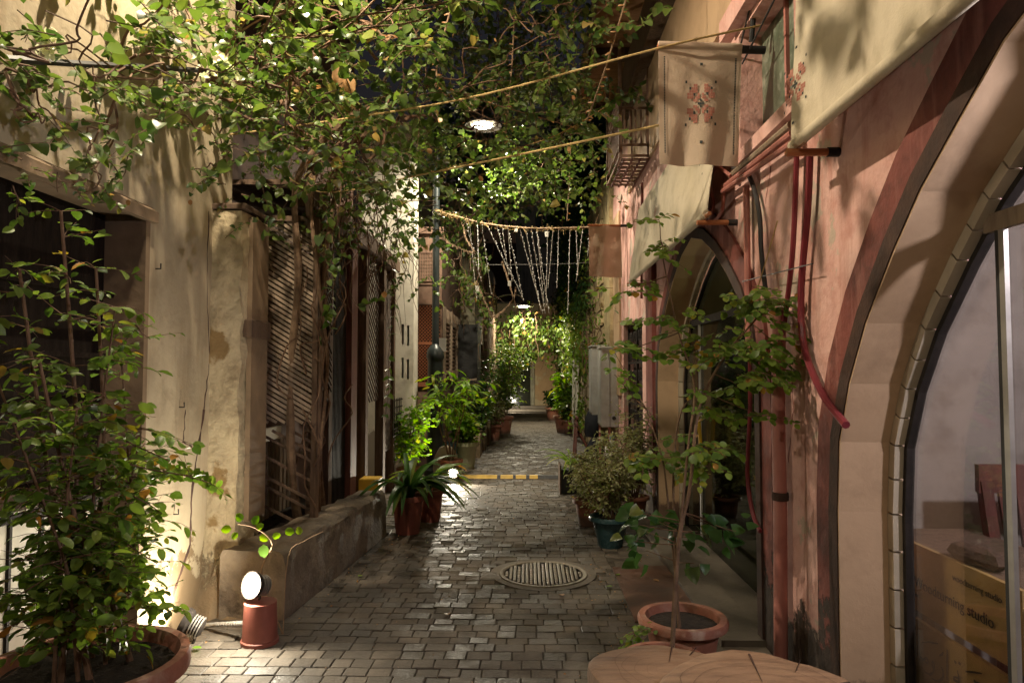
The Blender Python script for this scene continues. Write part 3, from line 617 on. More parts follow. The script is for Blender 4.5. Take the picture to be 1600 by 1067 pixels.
for k in range(4): MB().box(x0+.03+k*.09, x0+.05+k*.09, y0, y1, z0-.045, z0-.031).build('joist', 'woodred', bc)
tubething('downpipe', [aty(1003, 286, 8.0), aty(1003, 360, 8.0), (XR-.03, 8.0, 2.4)], .015, 'maroon', 'thin dark red pipe below the balcony cage', 'pipe')
# ---- electrical boxes
def ebox(x0, x1, y0, y1, z0, z1, label):
    t = thing('meter_box', ((x0+x1)/2, y0, z0), label, 'electrical box', 'grey meter boxes on the wall')
    MB().box(x0, x1, y0, y1, z0, z1).build('cabinet', 'boxgrey', t)
    MB().box(x0-.012, x0-.001, y0+.02, y1-.02, z0+.03, z1-.03).build('door', 'boxgrey', t)
    MB().box(x0-.02, x1, y0-.02, y1+.02, z1+.001, z1+.025).build('lid', 'boxgrey', t)
    c = ((x0+x1)/2+.06, y0-.01, z0+.13)
    MB().lathe([(.03, -.012), (.03, .012)], c, 12, axis=Matrix.Rotation(R(90), 3, 'X')).build('socket', 'black', t)
    MB().box((x0+x1)/2-.002, (x0+x1)/2+.002, y0-.006, y0-.001, z0+.02, z1-.02).build('seam', 'darkedge', t)
    MB().tube([((x0+x1)/2, y0+.1, z0), ((x0+x1)/2, y0+.1, 0)], .02, 8).build('pipe', 'pinkpipe', t)
ebox(1.10, 1.355, 10.3, 10.75, .72, 1.90, 'nearer grey metal meter box with round black socket')
ebox(1.04, 1.30, 11.1, 11.6, .85, 1.95, 'farther grey metal meter box beside the stone wall')
# ------------------------------------------------------------------ right stone wall
XS = 1.30
sw = thing('stone_wall', (XS, 18, 0), 'old yellow stone wall overgrown with ivy on the right of the alley end', 'wall')
MB().box(XS, 1.7, 10.86, 27.6, 0, 4.9).build('wall', 'stone', sw)
z = 0
nblk = 0
while z < 4.6:
    h = rnd.uniform(.2, .32); yy = 11.7
    while yy < 20 and nblk < 290:
        w = rnd.uniform(.3, .62); px = rnd.uniform(.01, .06)
        if rnd.random() < .85: MB().box(XS-px, XS-.001, yy, yy+w-.03, z+.01, z+h-.015).build('stone', 'stoneblk', sw); nblk += 1
        yy += w
    z += h
# far right dark tree behind roofs handled below
# ------------------------------------------------------------------ end wall and door
ew = thing('end_building', (0, 27.6, 0), 'ochre plastered building closing the alley with a dark doorway', 'building')
YE = 27.6
dl = aty(783, 640, YE).x; dr_ = aty(829, 640, YE).x; dt = aty(800, 541, YE).z
MB().prism([[(-4, 0), (dl, 0), (dl, dt), (dr_, dt), (dr_, 0), (2, 0), (2, 4.3), (-4, 4.3)]], fy, YE, YE+.4).build('wall', 'endwall', ew)
MB().box(-1.3, 1.3, YE-1.1, YE-.45, 0, .09).build('step', 'slab', ew); MB().box(-1.3, 1.3, YE-.449, YE-.002, 0, .18).build('step', 'slab', ew)
for xx in (dl-.08, dr_): MB().box(xx, xx+.16, YE-.05, YE-.003, .19, dt+.1).build('door_frame', 'pale', ew)
MB().box(dl+.09, dr_-.01, YE+.1, YE+.15, .19, dt).build('door', 'doorglass', ew)
MB().box((dl+dr_)/2-.2, (dl+dr_)/2+.15, YE+.08, YE+.099, dt-.55, dt-.38).build('notice', 'paper', ew)
MB().box(dl+.09, dr_, YE+.075, YE+.098, dt-.95, dt-.85).build('door_rail', 'iron', ew)
MB().box(.6, 1.25, YE-.04, YE-.003, 2.3, 2.42).build('slot', 'darkedge', ew)
tb = thing('tower_block', (.3, 34, 0), 'tall pale rendered block rising behind the end of the alley', 'building')
MB().box(aty(806, 300, 36).x, aty(871, 300, 36).x, 36, 38, 0, 15.6).build('wall', 'greywall', tb)
for k in range(3): MB().box(.4, .9, 35.96, 35.99, 6+k*3, 7+k*3).build('window', 'doorglass', tb)
t2 = thing('back_building', (-1, 32, 0), 'brown building with arched brickwork dimly seen behind the light curtain', 'building')
MB().box(aty(735, 450, 32).x, aty(806, 450, 32).x, 32, 34, 0, 7.6).build('wall', 'brownwall', t2)
MB().prism([ring([(-2.6+.9*math.cos(a), 5.6+.9*math.sin(a)) for a in [math.pi-i*math.pi/12 for i in range(13)]], 0, .22)[0]], fy, 31.85, 31.99).build('brick_arch', 'greywall', t2)
MB().box(aty(735, 480, 32).x, aty(806, 450, 32).x, 31.8, 31.99, 4.6, 4.8).build('cornice', 'greywall', t2)
t3 = thing('roof_block', (5, 40, 0), 'dark grey block under the night sky beyond the pink building', 'building')
MB().box(aty(905, 200, 40).x-1.6, aty(905, 200, 40).x+4, 40, 42, 0, 19).build('wall', 'greywall', t3)
# ------------------------------------------------------------------ left building
XL = -2.1
lb = thing('left_building', (XL, 2, 0), 'cream plastered building with a dark barred window bay on the left', 'building')
WT = 2.42
MB().prism([[(-3, 0), (.9, 0), (.9, WT), (3.68, WT), (3.68, 0), (4.75, 0), (4.75, 6.5), (-3, 6.5)]], fx, XL-.4, XL).build('wall', 'plaster', lb)
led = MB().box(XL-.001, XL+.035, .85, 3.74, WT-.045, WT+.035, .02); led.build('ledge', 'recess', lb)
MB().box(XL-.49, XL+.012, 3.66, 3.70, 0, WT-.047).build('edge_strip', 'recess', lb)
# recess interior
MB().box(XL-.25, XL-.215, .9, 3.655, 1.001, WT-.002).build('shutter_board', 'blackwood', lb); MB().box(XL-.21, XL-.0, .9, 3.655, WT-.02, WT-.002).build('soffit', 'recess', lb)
MB().box(XL-.26, XL-.2, .9, 3.655, 0, .92).build('lower_panel', 'white', lb)
MB().box(XL-.26, XL-.18, .9, 3.655, .93, 1.0).build('panel_rail', 'wood', lb)
for k in range(44):
    y0 = .92+k*.063
    MB().box(XL-.2, XL-.17, y0, y0+.02, 1.0, WT+.05) if y0 < 3.62 else MB().box(XL-.3, XL-.29, 3.4, 3.42, 1, 2).build('bar', 'iron', lb)
for z in (1.32, 1.62, 1.95): MB().box(XL-.169, XL-.155, .9, 3.655, z, z+.025).build('rail', 'blackwood', lb)
for k in range(14):
    y0 = 1.0+k*.19; MB().box(XL-.13, XL-.115, y0, y0+.015, 0.02, .95).build('bar', 'iron', lb)
MB().box(XL-.14, XL-.11, .9, 3.655, .9, .93).build('rail', 'iron', lb)
# pilaster
def wobblepil(x0, x1, y0, y1, z1, name, m, parent, seed=0, n=26):
    b = MB(); rr = random.Random(seed); ring_n = 20
    for i in range(n+1):
        z = z1*i/n; low = max(0, 1-z/.75)
        gx = .10*low*low; gy = .16*low*low
        for j in range(ring_n):
            t = j/ring_n*4; e = int(t); f = t-e
            X0, X1, Y0, Y1 = x0, x1+gx, y0-gy, y1
            c = [(X0, Y0), (X1, Y0), (X1, Y1), (X0, Y1)]; p = c[e]; q = c[(e+1) % 4]
            w = .022+.035*low
            b.v.append((p[0]+(q[0]-p[0])*f+rr.uniform(-w, w)*.6, p[1]+(q[1]-p[1])*f+rr.uniform(-w, w)*.6, z))
    for i in range(n):
        for j in range(ring_n): a = i*ring_n+j; c = i*ring_n+(j+1) % ring_n; b.f.append((a, c, c+ring_n, a+ring_n))
    b.f.append(tuple(n*ring_n+j for j in range(ring_n)))
    return b.build(name, m, parent, smooth=True)
pil = wobblepil(-2.13, -1.90, 4.46, 4.78, 2.62, 'pilaster', 'rough_plaster', lb, 3)
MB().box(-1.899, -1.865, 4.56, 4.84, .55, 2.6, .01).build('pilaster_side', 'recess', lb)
MB().box(-2.1, -1.875, 4.45, 4.86, 2.63, 2.67, .01).build('capital', 'wood', lb)
MB().box(-1.98, -1.85, 4.52, 4.86, 1.78, 1.90, .01).build('band', 'wood', lb)
# brown building behind booth
bb = thing('brown_building', (-2.6, 7.5, 0), 'dark brown house wall behind the wooden booth and vines', 'building')
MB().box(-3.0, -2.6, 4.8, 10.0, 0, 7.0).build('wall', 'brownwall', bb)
def crack(pts, m='darkedge', r=.005, parent=None):
    P = [Vector(pts[0])]
    for a, b in zip(pts, pts[1:]):
        a = Vector(a); b = Vector(b)
        for k in range(1, 8): P.append(a.lerp(b, k/7)+Vector((0, rnd.uniform(-.008, .008), rnd.uniform(-.006, .006))))
    MB().tube(P, [r*rnd.uniform(.3, 1.2) for _ in P], 4, caps=False).build('crack', m, parent, fix=False)
cw = lambda px, py: atx(px, py, XL)
crack([cw(326, 330), cw(323, 450), cw(328, 560), cw(318, 640)], parent=lb); crack([cw(318, 640), cw(300, 760), cw(296, 850), cw(270, 930)], r=.010, parent=lb)
crack([cw(290, 640), cw(286, 690), cw(300, 700)], parent=lb)
for q in ((280, 636), (271, 803), (243, 420)):
    p = cw(*q); MB().tube([p, p+Vector((.03, 0, 0)), p+Vector((.03, 0, .03))], .004, 5).build('hook', 'iron', lb)
pw = lambda px, py: atx(px, py, XR)
for L_ in ([(1235, 560), (1240, 640), (1232, 720)], [(1205, 260), (1196, 320)]):
    crack([pw(*q) for q in L_], 'maroon', .004, pb)
# ------------------------------------------------------------------ wooden booth
bo = thing('wooden_booth', (-2, 7, 0), 'weathered wooden trellis booth overgrown by vines behind the concrete planter', 'booth')
def trellis(a, b, z0, z1, ang, sp, w, m, nm='slat', th=.012, skip=0):
    """diagonal slats clipped to a rectangle between ground points a, b"""
    a = Vector(a); b = Vector(b); L = (b-a).length; d = (b-a).normalized(); H = z1-z0; tn = math.tan(ang); nrm = d.cross(Vector((0, 0, 1)))
    c = -L*abs(tn)
    for k in range(int((H+L*abs(tn))/sp)+1):
        cc = c+k*sp if tn > 0 else k*sp
        u0, u1 = 0, L
        pts = []
        for u in np.linspace(0, L, 60):
            z = cc+u*tn
            if 0 <= z <= H: pts.append((u, z))
        if len(pts) < 2 or rnd.random() < skip: continue
        j = rnd.uniform(-.006, .006)
        p = a+d*pts[0][0]+Vector((0, 0, z0+pts[0][1]+j)); q = a+d*pts[-1][0]+Vector((0, 0, z0+pts[-1][1]-j))
        MB().bar(p, q, th, w, up=nrm.cross((q-p).normalized())).build(nm, m, bo)
pA, pB, pC = Vector((-2.06, 5.22, 0)), Vector((-1.66, 5.30, 0)), Vector((-1.80, 10.0, 0))
trellis(pA, pB, 1.15, 2.72, R(-32), .040, .022, 'woodpale')
trellis(pA+Vector((0, .015, 0)), pB+Vector((0, .015, 0)), 1.55, 2.70, R(28), .09, .02, 'slatdark')
trellis(pA, pB, .25, 1.1, R(-30), .075, .02, 'wood', skip=.45)
for p in (pA, pB): MB().box(p.x-.02, p.x+.02, p.y-.025, p.y+.025, 0, 2.75).build('post', 'wood', bo)
MB().bar((pA.x, pA.y, 2.74), (pB.x, pB.y, 2.74), .05, .04).build('top_rail', 'wood', bo)
trellis(Vector((-1.72, 5.36, 0)), Vector((-1.72, 5.95, 0)), 1.3, 2.65, R(-35), .055, .022, 'slatdark', skip=.1)
for (yy, w, m) in ((5.95, .10, 'wood'), (6.7, .22, 'woodred'), (7.3, .12, 'wood'), (8.2, .12, 'wood'), (8.82, .1, 'wood')):
    MB().box(-1.84, -1.74, yy, yy+w, 0, 2.85).build('post', m, bo)
MB().box(-1.86, -1.70, 5.34, 9.0, 2.86, 3.0).build('beam', 'wood', bo); MB().box(-2.5, -1.72, 5.2, 9.0, 3.001, 3.04).build('roof', 'wood', bo)
trellis(Vector((-1.78, 8.32, 0)), Vector((-1.78, 8.82, 0)), .55, 2.8, R(35), .06, .02, 'slatdark')
trellis(Vector((-1.80, 7.42, 0)), Vector((-1.80, 8.18, 0)), 1.2, 2.8, R(-35), .08, .02, 'slatdark')
for k in range(14): MB().box(-1.80, -1.785, 6.08+k*.043, 6.095+k*.043, .3, 2.7).build('bar', 'iron', bo)
# white lit low gate in booth
for k in range(7): MB().box(-2.24, -2.22, 5.7+k*.1, 5.76+k*.1, .12, .95).build('gate_slat', 'woodpale', bo)
MB().box(-2.26, -2.245, 5.6, 6.5, .5, .55).build('gate_rail', 'wood', bo)
MB().box(-2.55, -2.5, 5.3, 6.9, 0, 1.0).build('panel', 'white', bo)
sgr = MB()
for k in range(6): sgr.box(-1.71, -1.70, 8.6+k*.11, 8.615+k*.11, .72, 1.2)
for k in range(6): sgr.box(-1.70, -1.69, 8.55, 9.2, .72+k*.09, .735+k*.09)
sgr.build('grating', 'iron', bo)
# ------------------------------------------------------------------ concrete planter
pl = thing('concrete_planter', (-1.6, 5.3, 0), 'long low worn concrete planter bench in front of the vine trunks', 'planter')
NP, prof = 22, [(0, 0), (.012, .1), (.02, .3), (.035, .40), (.0, .425)]
b = MB(); rr = random.Random(4)
n0, f0 = Vector((-1.52, 4.30, 0)), Vector((-1.34, 6.48, 0))
for i in range(NP+1):
    t = i/NP; c = n0.lerp(f0, t); wd = .42-.16*t
    sec = [(c.x, 0), (c.x+.005, .14), (c.x-.005, .30), (c.x-.012, .40), (c.x-.03, .425), (c.x-.13, .428), (c.x-wd*.5, .425), (c.x-wd+.02, .425), (c.x-wd, .40), (c.x-wd, 0)]
    for x, zz in sec: b.v.append((x+rr.uniform(-.012, .012)*(1 if zz > 0 else .3), c.y+rr.uniform(-.01, .01), zz+rr.uniform(-.008, .008)*(zz > 0)))
for i in range(NP):
    for j in range(9): a = i*10+j; b.f.append((a, a+10, a+11, a+1))
b.f.append(tuple(range(10))); b.f.append(tuple(NP*10+j for j in range(9, -1, -1)))
b.build('body', 'concrete', pl, smooth=True)
MB().box(-2.5, -1.98, 5.1, 6.9, 0, .30).build('soil_bed', 'mold', pl)
MB().box(-1.98, -1.70, 5.2, 6.4, 0, .34).build('soil_bed', 'mold', pl)
# ------------------------------------------------------------------ white pier, mashrabiya bay, further blocks
wp = thing('white_pier', (-1.9, 10.2, 0), 'tall whitewashed masonry pier with small dark slots beside the booth', 'pillar')
MB().prism([rect(-2.5, -1.70, 0, 5.3), rect(-1.88, -1.845, 1.95, 2.25), rect(-1.80, -1.765, 1.93, 2.23), rect(-1.88, -1.845, 1.45, 1.75), rect(-1.80, -1.765, 1.43, 1.73)], fy, 10.1, 10.5).build('wall', 'white', wp)
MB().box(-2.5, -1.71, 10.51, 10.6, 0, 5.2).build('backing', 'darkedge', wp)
mb = thing('carved_wood_bay', (-1.7, 11, 1.3), 'brown carved wooden bay with orange lattice beside the lamp post', 'bay window')
Yb = 10.9; xa, xb = aty(646, 500, Yb).x, aty(690, 500, Yb).x
def zy(py, Y=10.9): return aty(660, py, Y).z
MB().box(xa, xb, Yb, Yb+.05, zy(700), zy(355)).build('panel', 'mash', mb)
MB().box(xa-.02, xb+.03, Yb-.06, Yb-.001, zy(366), zy(356)).build('cornice', 'mash', mb)
MB().box(xa-.01, xb+.02, Yb-.04, Yb-.001, zy(396), zy(386)).build('rail', 'mash', mb)
MB().box(xa-.01, xb+.02, Yb-.04, Yb-.001, zy(476), zy(470)).build('rail', 'mash', mb)
MB().box(xa-.01, xb+.02, Yb-.03, Yb-.001, zy(604), zy(597)).build('rail', 'orange', mb)
for q in (397, 443): MB().box(xa+.02, xb-.02, Yb-.02, Yb-.001, zy(q+2), zy(q)).build('trim', 'mash', mb)
za, zb = zy(440), zy(397)
MB().box(xa+.05, xb-.03, Yb-.015, Yb-.003, za, zb).build('lattice_back', 'woodpale', mb)
for k in range(9): x = xa+.06+k*(xb-xa-.1)/9; MB().box(x, x+.018, Yb-.035, Yb-.016, za, zb).build('lattice_bar', 'mash', mb)
for k in range(8): z = za+k*(zb-za)/8; MB().box(xa+.05, xb-.03, Yb-.030, Yb-.0155, z, z+.018).build('lattice_bar', 'mash', mb)
za, zb = zy(596), zy(477)
lat = MB()
MB().box(xa+.02, xb-.02, Yb-.012, Yb-.003, za, zb).build('lattice_back', 'darkedge', mb)
W_ = xb-xa-.04; H_ = zb-za
for sgn in (1, -1):
    for k in range(-26, 27):
        c = k*.055; P = []
        for u in np.linspace(0, W_, 24):
            v = c+sgn*u*1.05 + (0 if sgn > 0 else W_)
            if 0 <= v <= H_: P.append((u, v))
        if len(P) > 1: MB().bar((xa+.02+P[0][0], Yb-.02-(.008 if sgn > 0 else 0), za+P[0][1]), (xa+.02+P[-1][0], Yb-.02-(.008 if sgn > 0 else 0), za+P[-1][1]), .008, .014, up=(0, 1, 0)).build('lattice_strip', 'orange', mb)
MB().box(xa+.0, xb, Yb-.034, Yb-.029, (za+zb)/2-.02, (za+zb)/2+.02).build('rail', 'orange', mb)
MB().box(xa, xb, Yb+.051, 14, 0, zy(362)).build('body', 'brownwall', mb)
# side of bay with small windows
for k in range(3):
    y0 = 11.05+k*.95
    MB().box(xb+.001, xb+.05, y0, y0+.06, 1.4, 2.6).build('post', 'woodpale', mb)
    MB().box(xb+.001, xb+.04, y0+.061, y0+.88, 2.35, 2.42).build('rail', 'woodpale', mb); MB().box(xb+.001, xb+.04, y0+.061, y0+.88, 1.5, 1.57).build('rail', 'woodpale', mb)
    for q in range(11): MB().box(xb+.006, xb+.03, y0+.40, y0+.85, 1.60+q*.068, 1.63+q*.068).build('louvre', 'wood', mb)
    for q in range(6): MB().box(xb+.006, xb+.02, y0+.08+q*.13, y0+.10+q*.13, 2.43, 2.6).build('baluster', 'woodpale', mb)
# pale wall block
pbk = thing('pale_house', (-1.5, 14.5, 0), 'tall narrow house of pale streaked plaster left of the light curtain', 'building')
x1p = aty(742, 420, 14.2).x
MB().box(-3.5, x1p, 14.2, 17.0, 2.2, aty(720, 330, 14.2).z+.6).build('wall', 'pale', pbk)
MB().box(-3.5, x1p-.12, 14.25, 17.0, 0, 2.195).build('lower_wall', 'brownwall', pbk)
sb = tag(MB().box(aty(712, 550, 13.2).x, aty(746, 550, 13.2).x, 13.2, 14.19, aty(730, 600, 13.2).z, aty(730, 507, 13.2).z).build('dark_cabinet', 'black'), 'black box-like canopy hung on the wall below the pale house', 'cabinet')
aw = thing('small_awning', (-1.2, 13, 1.4), 'pale slatted awning shelf beneath the black canopy box', 'awning')
for k in range(4): MB().bar(aty(716+k*5, 596, 13.1), aty(700+k*5, 612, 12.7), .05, .02).build('slat', 'woodpale', aw)
MB().bar(aty(712, 597, 13.05), aty(745, 592, 13.1), .04, .03).build('rail', 'woodpale', aw)
sh2 = thing('shutter_bay', (-1.1, 18, 0), 'projecting wooden shutter bay on the left wall near the far lamp', 'bay window')
xq = -.99
MB().box(-3, xq-.03, 17.01, 22, 0, 3.95).build('body', 'wood', sh2)
for k in range(9):
    y0 = 17.1+k*.54
    MB().box(xq-.029, xq+.02, y0, y0+.07, 1.25, 3.9).build('post', 'woodpale', sh2)
    for z in (1.3, 2.05, 2.8, 3.6): MB().box(xq-.029, xq+.0, y0+.071, y0+.53, z, z+.07).build('rail', 'woodpale', sh2)
    for q in range(4): MB().box(xq-.029, xq-.01, y0+.12+q*.1, y0+.15+q*.1, 1.38, 3.6).build('baluster', 'woodpale', sh2)
for k in range(5): MB().box(-1.4, xq-.03, 16.98, 17.0, 1.3+k*.5, 1.36+k*.5).build('rail', 'woodpale', sh2)
MB().box(-1.45, xq-.03, 16.96, 17.005, 3.9, 4.0).build('cornice', 'woodpale', sh2)
fh = thing('far_left_house', (-1.3, 24, 0), 'far brown house on the left just before the end of the alley', 'building')
MB().box(-3, -1.25, 22.01, 27.5, 0, 4.5).build('wall', 'endwall', fh)
# ------------------------------------------------------------------ lamps
def spot(loc, tgt, w, col, ang=150, blend=.6, soft=.05):
    l = bpy.data.lights.new('lamp_light', 'SPOT'); l.energy = w; l.color = col; l.spot_size = R(ang); l.spot_blend = blend; l.shadow_soft_size = soft
    o = bpy.data.objects.new('lamp_light', l); COL.objects.link(o); o.location = loc
    o.rotation_euler = (Vector(tgt)-Vector(loc)).to_track_quat('-Z', 'Y').to_euler(); return o
WARM = (1, .84, .58)
def lamphead(t, c, r=.26):
    c = Vector(c)
    MB().lathe([(.03, .13), (.06, .12), (.10, .06), (r*.8, .03), (r, -.015), (r*1.0, -.025), (r*.93, -.01), (r*.7, .02)], c, 32).build('lamp_shade', 'lampmetal', t, smooth=True)
    MB().lathe([(0, -.045), (r*.4, -.035), (r*.5, -.012), (r*.5, .0)], c, 28).build('lens', 'lens2', t, smooth=True)
    MB().lathe([(r*.51, -.012), (r*.7, -.004), (r*.72, .02), (r*.51, .02)], c, 28).build('lens_edge', 'halo', t, smooth=True)
# street lamp post
PY = 10.3; post = thing('street_lamp', (-1.38, PY, 0), 'black street lamp post with a flat round lit head over the alley', 'street lamp', 'street lamps in the alley')
px_ = -1.40
MB().lathe([(.16, 0), (.16, .08), (.125, .12), (.115, 1.7), (.12, 1.72), (.135, 1.76), (.13, 1.86), (.09, 1.92), (.055, 1.96)], (px_, PY, 0), 20).build('base', 'postpaint', post, smooth=True)
MB().lathe([(.055, 1.9), (.052, 4), (.048, 5.7)], (px_, PY, 0), 16).build('pole', 'postpaint', post, smooth=True)
lh = aty(755, 195, 9.55)
MB().tube(smoothpts([(px_, PY, 5.6), (px_+.05, PY, 5.75), (px_+.35, PY-.3, 5.72), (lh.x, lh.y, lh.z+.13)]), .022, 8).build('arm', 'postpaint', post, smooth=True)
lamphead(post, lh)
MB().box(px_+.06, px_+.16, PY-.05, PY+.05, 1.85, 2.05).build('junction_box', 'galv', post)
spot(lh+Vector((0, 0, -.07)), lh+Vector((0, 0, -3)), 430, (1, .88, .66), 168, .5, .12)
# far lamp
FY = 19.5; fh_ = aty(818, 478, FY)
fl2 = thing('street_lamp', (fh_.x, FY, fh_.z), 'distant lit lamp with round shade on a bracket above the leafy bridge', 'street lamp', 'street lamps in the alley')
lamphead(fl2, fh_, .30)
MB().tube(smoothpts([fh_+Vector((0, 0, .13)), fh_+Vector((-.1, 0, .3)), fh_+Vector((-.5, 0, .32)), (xq-.02, FY, fh_.z+.2)]), .02, 8).build('arm', 'galv', fl2, smooth=True)
spot(fh_+Vector((0, 0, -.08)), fh_+Vector((0, 0, -3)), 360, (1, .88, .64), 172, .4, .12)
# wall lamp above left window, out of frame
wlp = Vector((-1.45, 3.35, 4.85))
wlt = thing('wall_lamp', wlp, 'bracket lamp with round shade high on the cream wall above the window bay', 'wall lamp')
lamphead(wlt, wlp, .2); MB().tube(smoothpts([wlp+Vector((0, 0, .13)), wlp+Vector((0, 0, .25)), wlp+Vector((-.3, 0, .28)), Vector((XL, 3.35, 5.0))]), .018, 8).build('arm', 'iron', wlt, smooth=True)
spot(wlp+Vector((0, 0, -.06)), wlp+Vector((.15, .1, -1)), 330, (1, .83, .60), 168, .3, .04)
# floodlights
def flood(c, d, sc, label, watts, base=None, ang=150):
    c = Vector(c); d = Vector(d).normalized(); q = d.to_track_quat('Z', 'Y').to_matrix()
    t = thing('floodlight', c, label, 'floodlight', 'small lit floodlights at ground level')
    MB().lathe([(.03*sc, -.10*sc), (.05*sc, -.09*sc), (.05*sc, -.03*sc), (.075*sc, -.01*sc), (.08*sc, .02*sc), (.07*sc, .02*sc), (.07*sc, .01*sc)], c, 20, axis=q).build('housing', 'iron', t, smooth=True)
    for k in range(4): MB().lathe([(.062*sc, (-.085+k*.016)*sc), (.062*sc, (-.079+k*.016)*sc)], c, 16, axis=q).build('fin', 'galv', t)
    MB().lathe([(.069*sc, .008*sc), (.052*sc, .018*sc), (.05*sc, .010*sc)], c, 24, axis=q).build('lens_edge', 'halo', t, smooth=True)
    MB().lathe([(.049*sc, .014*sc), (.03*sc, .022*sc), (0, .026*sc)], c, 24, axis=q).build('lens', 'lens', t, smooth=True)
    MB().tube([c-d*.05*sc, c-d*.05*sc-Vector((0, 0, .08*sc)), Vector((c.x-d.x*.04, c.y-d.y*.04, base if base is not None else 0))], .008*sc, 6).build('bracket', 'iron', t)
    o = spot(c+d*.055*sc, c+d, watts, (1, .90, .70), ang, .35, .03)
    if ang > 179: o.data.type = 'POINT'
    return t
c1 = aty(396, 914, 3.92)
flood(c1, (-.42, -.85, .25), .95, 'lit floodlight standing on an upturned terracotta pot by the planter', 26, .24, 180)
c2 = aty(708, 741, 9.6); c2.z = max(c2.z, .12); c2.z = .13
flood(c2, (.16, -.97, .22), 1.15, 'lit floodlight on the ground beside the lamp post foot', 60, 0)
c3 = Vector((-1.95, 3.92, .12))
flood(c3, (-.88, -.12, .42), 1.0, 'floodlight at the wall foot aimed into the barred window bay', 20, 0, 140)
# second post behind the viewpoint, same kind
post2 = thing('street_lamp', (-.9, -3.2, 0), 'street lamp post behind the viewpoint', 'street lamp', 'street lamps in the alley')
MB().lathe([(.16, 0), (.16, .08), (.125, .12), (.115, 1.7), (.135, 1.76), (.13, 1.86), (.09, 1.92), (.055, 1.96), (.05, 5.0)], (-1.3, -3.2, 0), 20).build('pole', 'postpaint', post2, smooth=True)
MB().tube(smoothpts([(-1.3, -3.2, 4.9), (-1.2, -3.2, 5.1), (-.8, -3.2, 5.1), (-.45, -3.2, 4.95)]), .022, 8).build('arm', 'postpaint', post2, smooth=True)
lamphead(post2, Vector((-.45, -3.2, 4.82)))
spot((-.45, -3.2, 4.73), (-.45, -3.0, 0), 150, (1, .85, .64), 170, .3, .1)
c5 = Vector((-.72, 25.2, .25))
flood(c5, (.35, .75, .35), 1.5, 'floodlight near the end door, behind the round potted tree', 45, 0)
c4 = Vector((-1.55, 12.6, .3))
flood(c4, (.35, -.3, .9), 1.2, 'added unseen floodlight brightening the pale house, among the potted plants past the lamp post', 60, 0)  # unseen fill lamp, added to brighten the middle distance
# upturned pot, pots
def pot(t, c, r, h, m='terra', rim=.02, soil=True, taper=.72, n=28, soilz=.04):
    c = Vector(c)
    MB().lathe([(r*taper, 0), (r*.97-(1-taper)*r*.1, h*.86), (r*.97, h*.86), (r*.98, h*.86)], c, n).build('pot', m, t, smooth=True)
    MB().lathe([(r*.975, h*.85), (r+rim, h*.86), (r+rim*1.1, h*.95), (r+rim*.8, h), (r*.95, h), (r*.92, h*.93), (r*.88, h*.8)], c, n).build('rim', m, t, smooth=True)
    if soil: MB().lathe([(r*.9, h-soilz), (r*.5, h-soilz*.8), (0, h-soilz*.9)], c, 20, wob=.0).build('soil', 'mold', t, smooth=True)
pc = atz(414, 985); pc = Vector((c1.x+.03, c1.y+.03, 0))
up = thing('upturned_pot', pc, 'small dark terracotta pot turned upside down under the lit floodlight', 'pot')
MB().lathe([(.105, 0), (.105, .02), (.098, .025), (.09, .23), (0, .235)], pc, 24).build('pot_wall', 'terradark', up, smooth=True)
tubething('ribbed_conduit', smoothpts([c1+Vector((-.06, .02, -.22)), (-1.85, 4.08, .05), (-1.93, 4.12, .03), (-2.0, 4.1, .03)]), .011, 'galv', 'ribbed grey flexible conduit running along the wall foot to the floodlight', 'conduit')
cd = bpy.data.objects['ribbed_conduit']
rb = MB()
P = smoothpts([c1+Vector((-.06, .02, -.22)), (-1.85, 4.08, .05), (-1.93, 4.12, .03), (-2.0, 4.1, .03)], 12)
for i in range(0, len(P)-1): d = (P[i+1]-P[i]); rb.tube([P[i], P[i]+d*.5], .014, 10)
rb.build('corrugation', 'galv', cd)
# yellow/black cable protector across the alley
cp = thing('cable_ramp', (-.3, 10, 0), 'black and yellow cable cover lying across the paving', 'cable cover')
xs = [-1.0, -.45, -.40, -.22, -.18, -.03, .02, .14, .24, .5]
for i in range(len(xs)-1):
    MB().prism([[(9.93, .003), (9.97, .045), (10.03, .045), (10.07, .003)]], fx, xs[i]+.002, xs[i+1]).build('stripe', 'yellow' if i % 2 == 0 and i < 8 else 'black', cp)
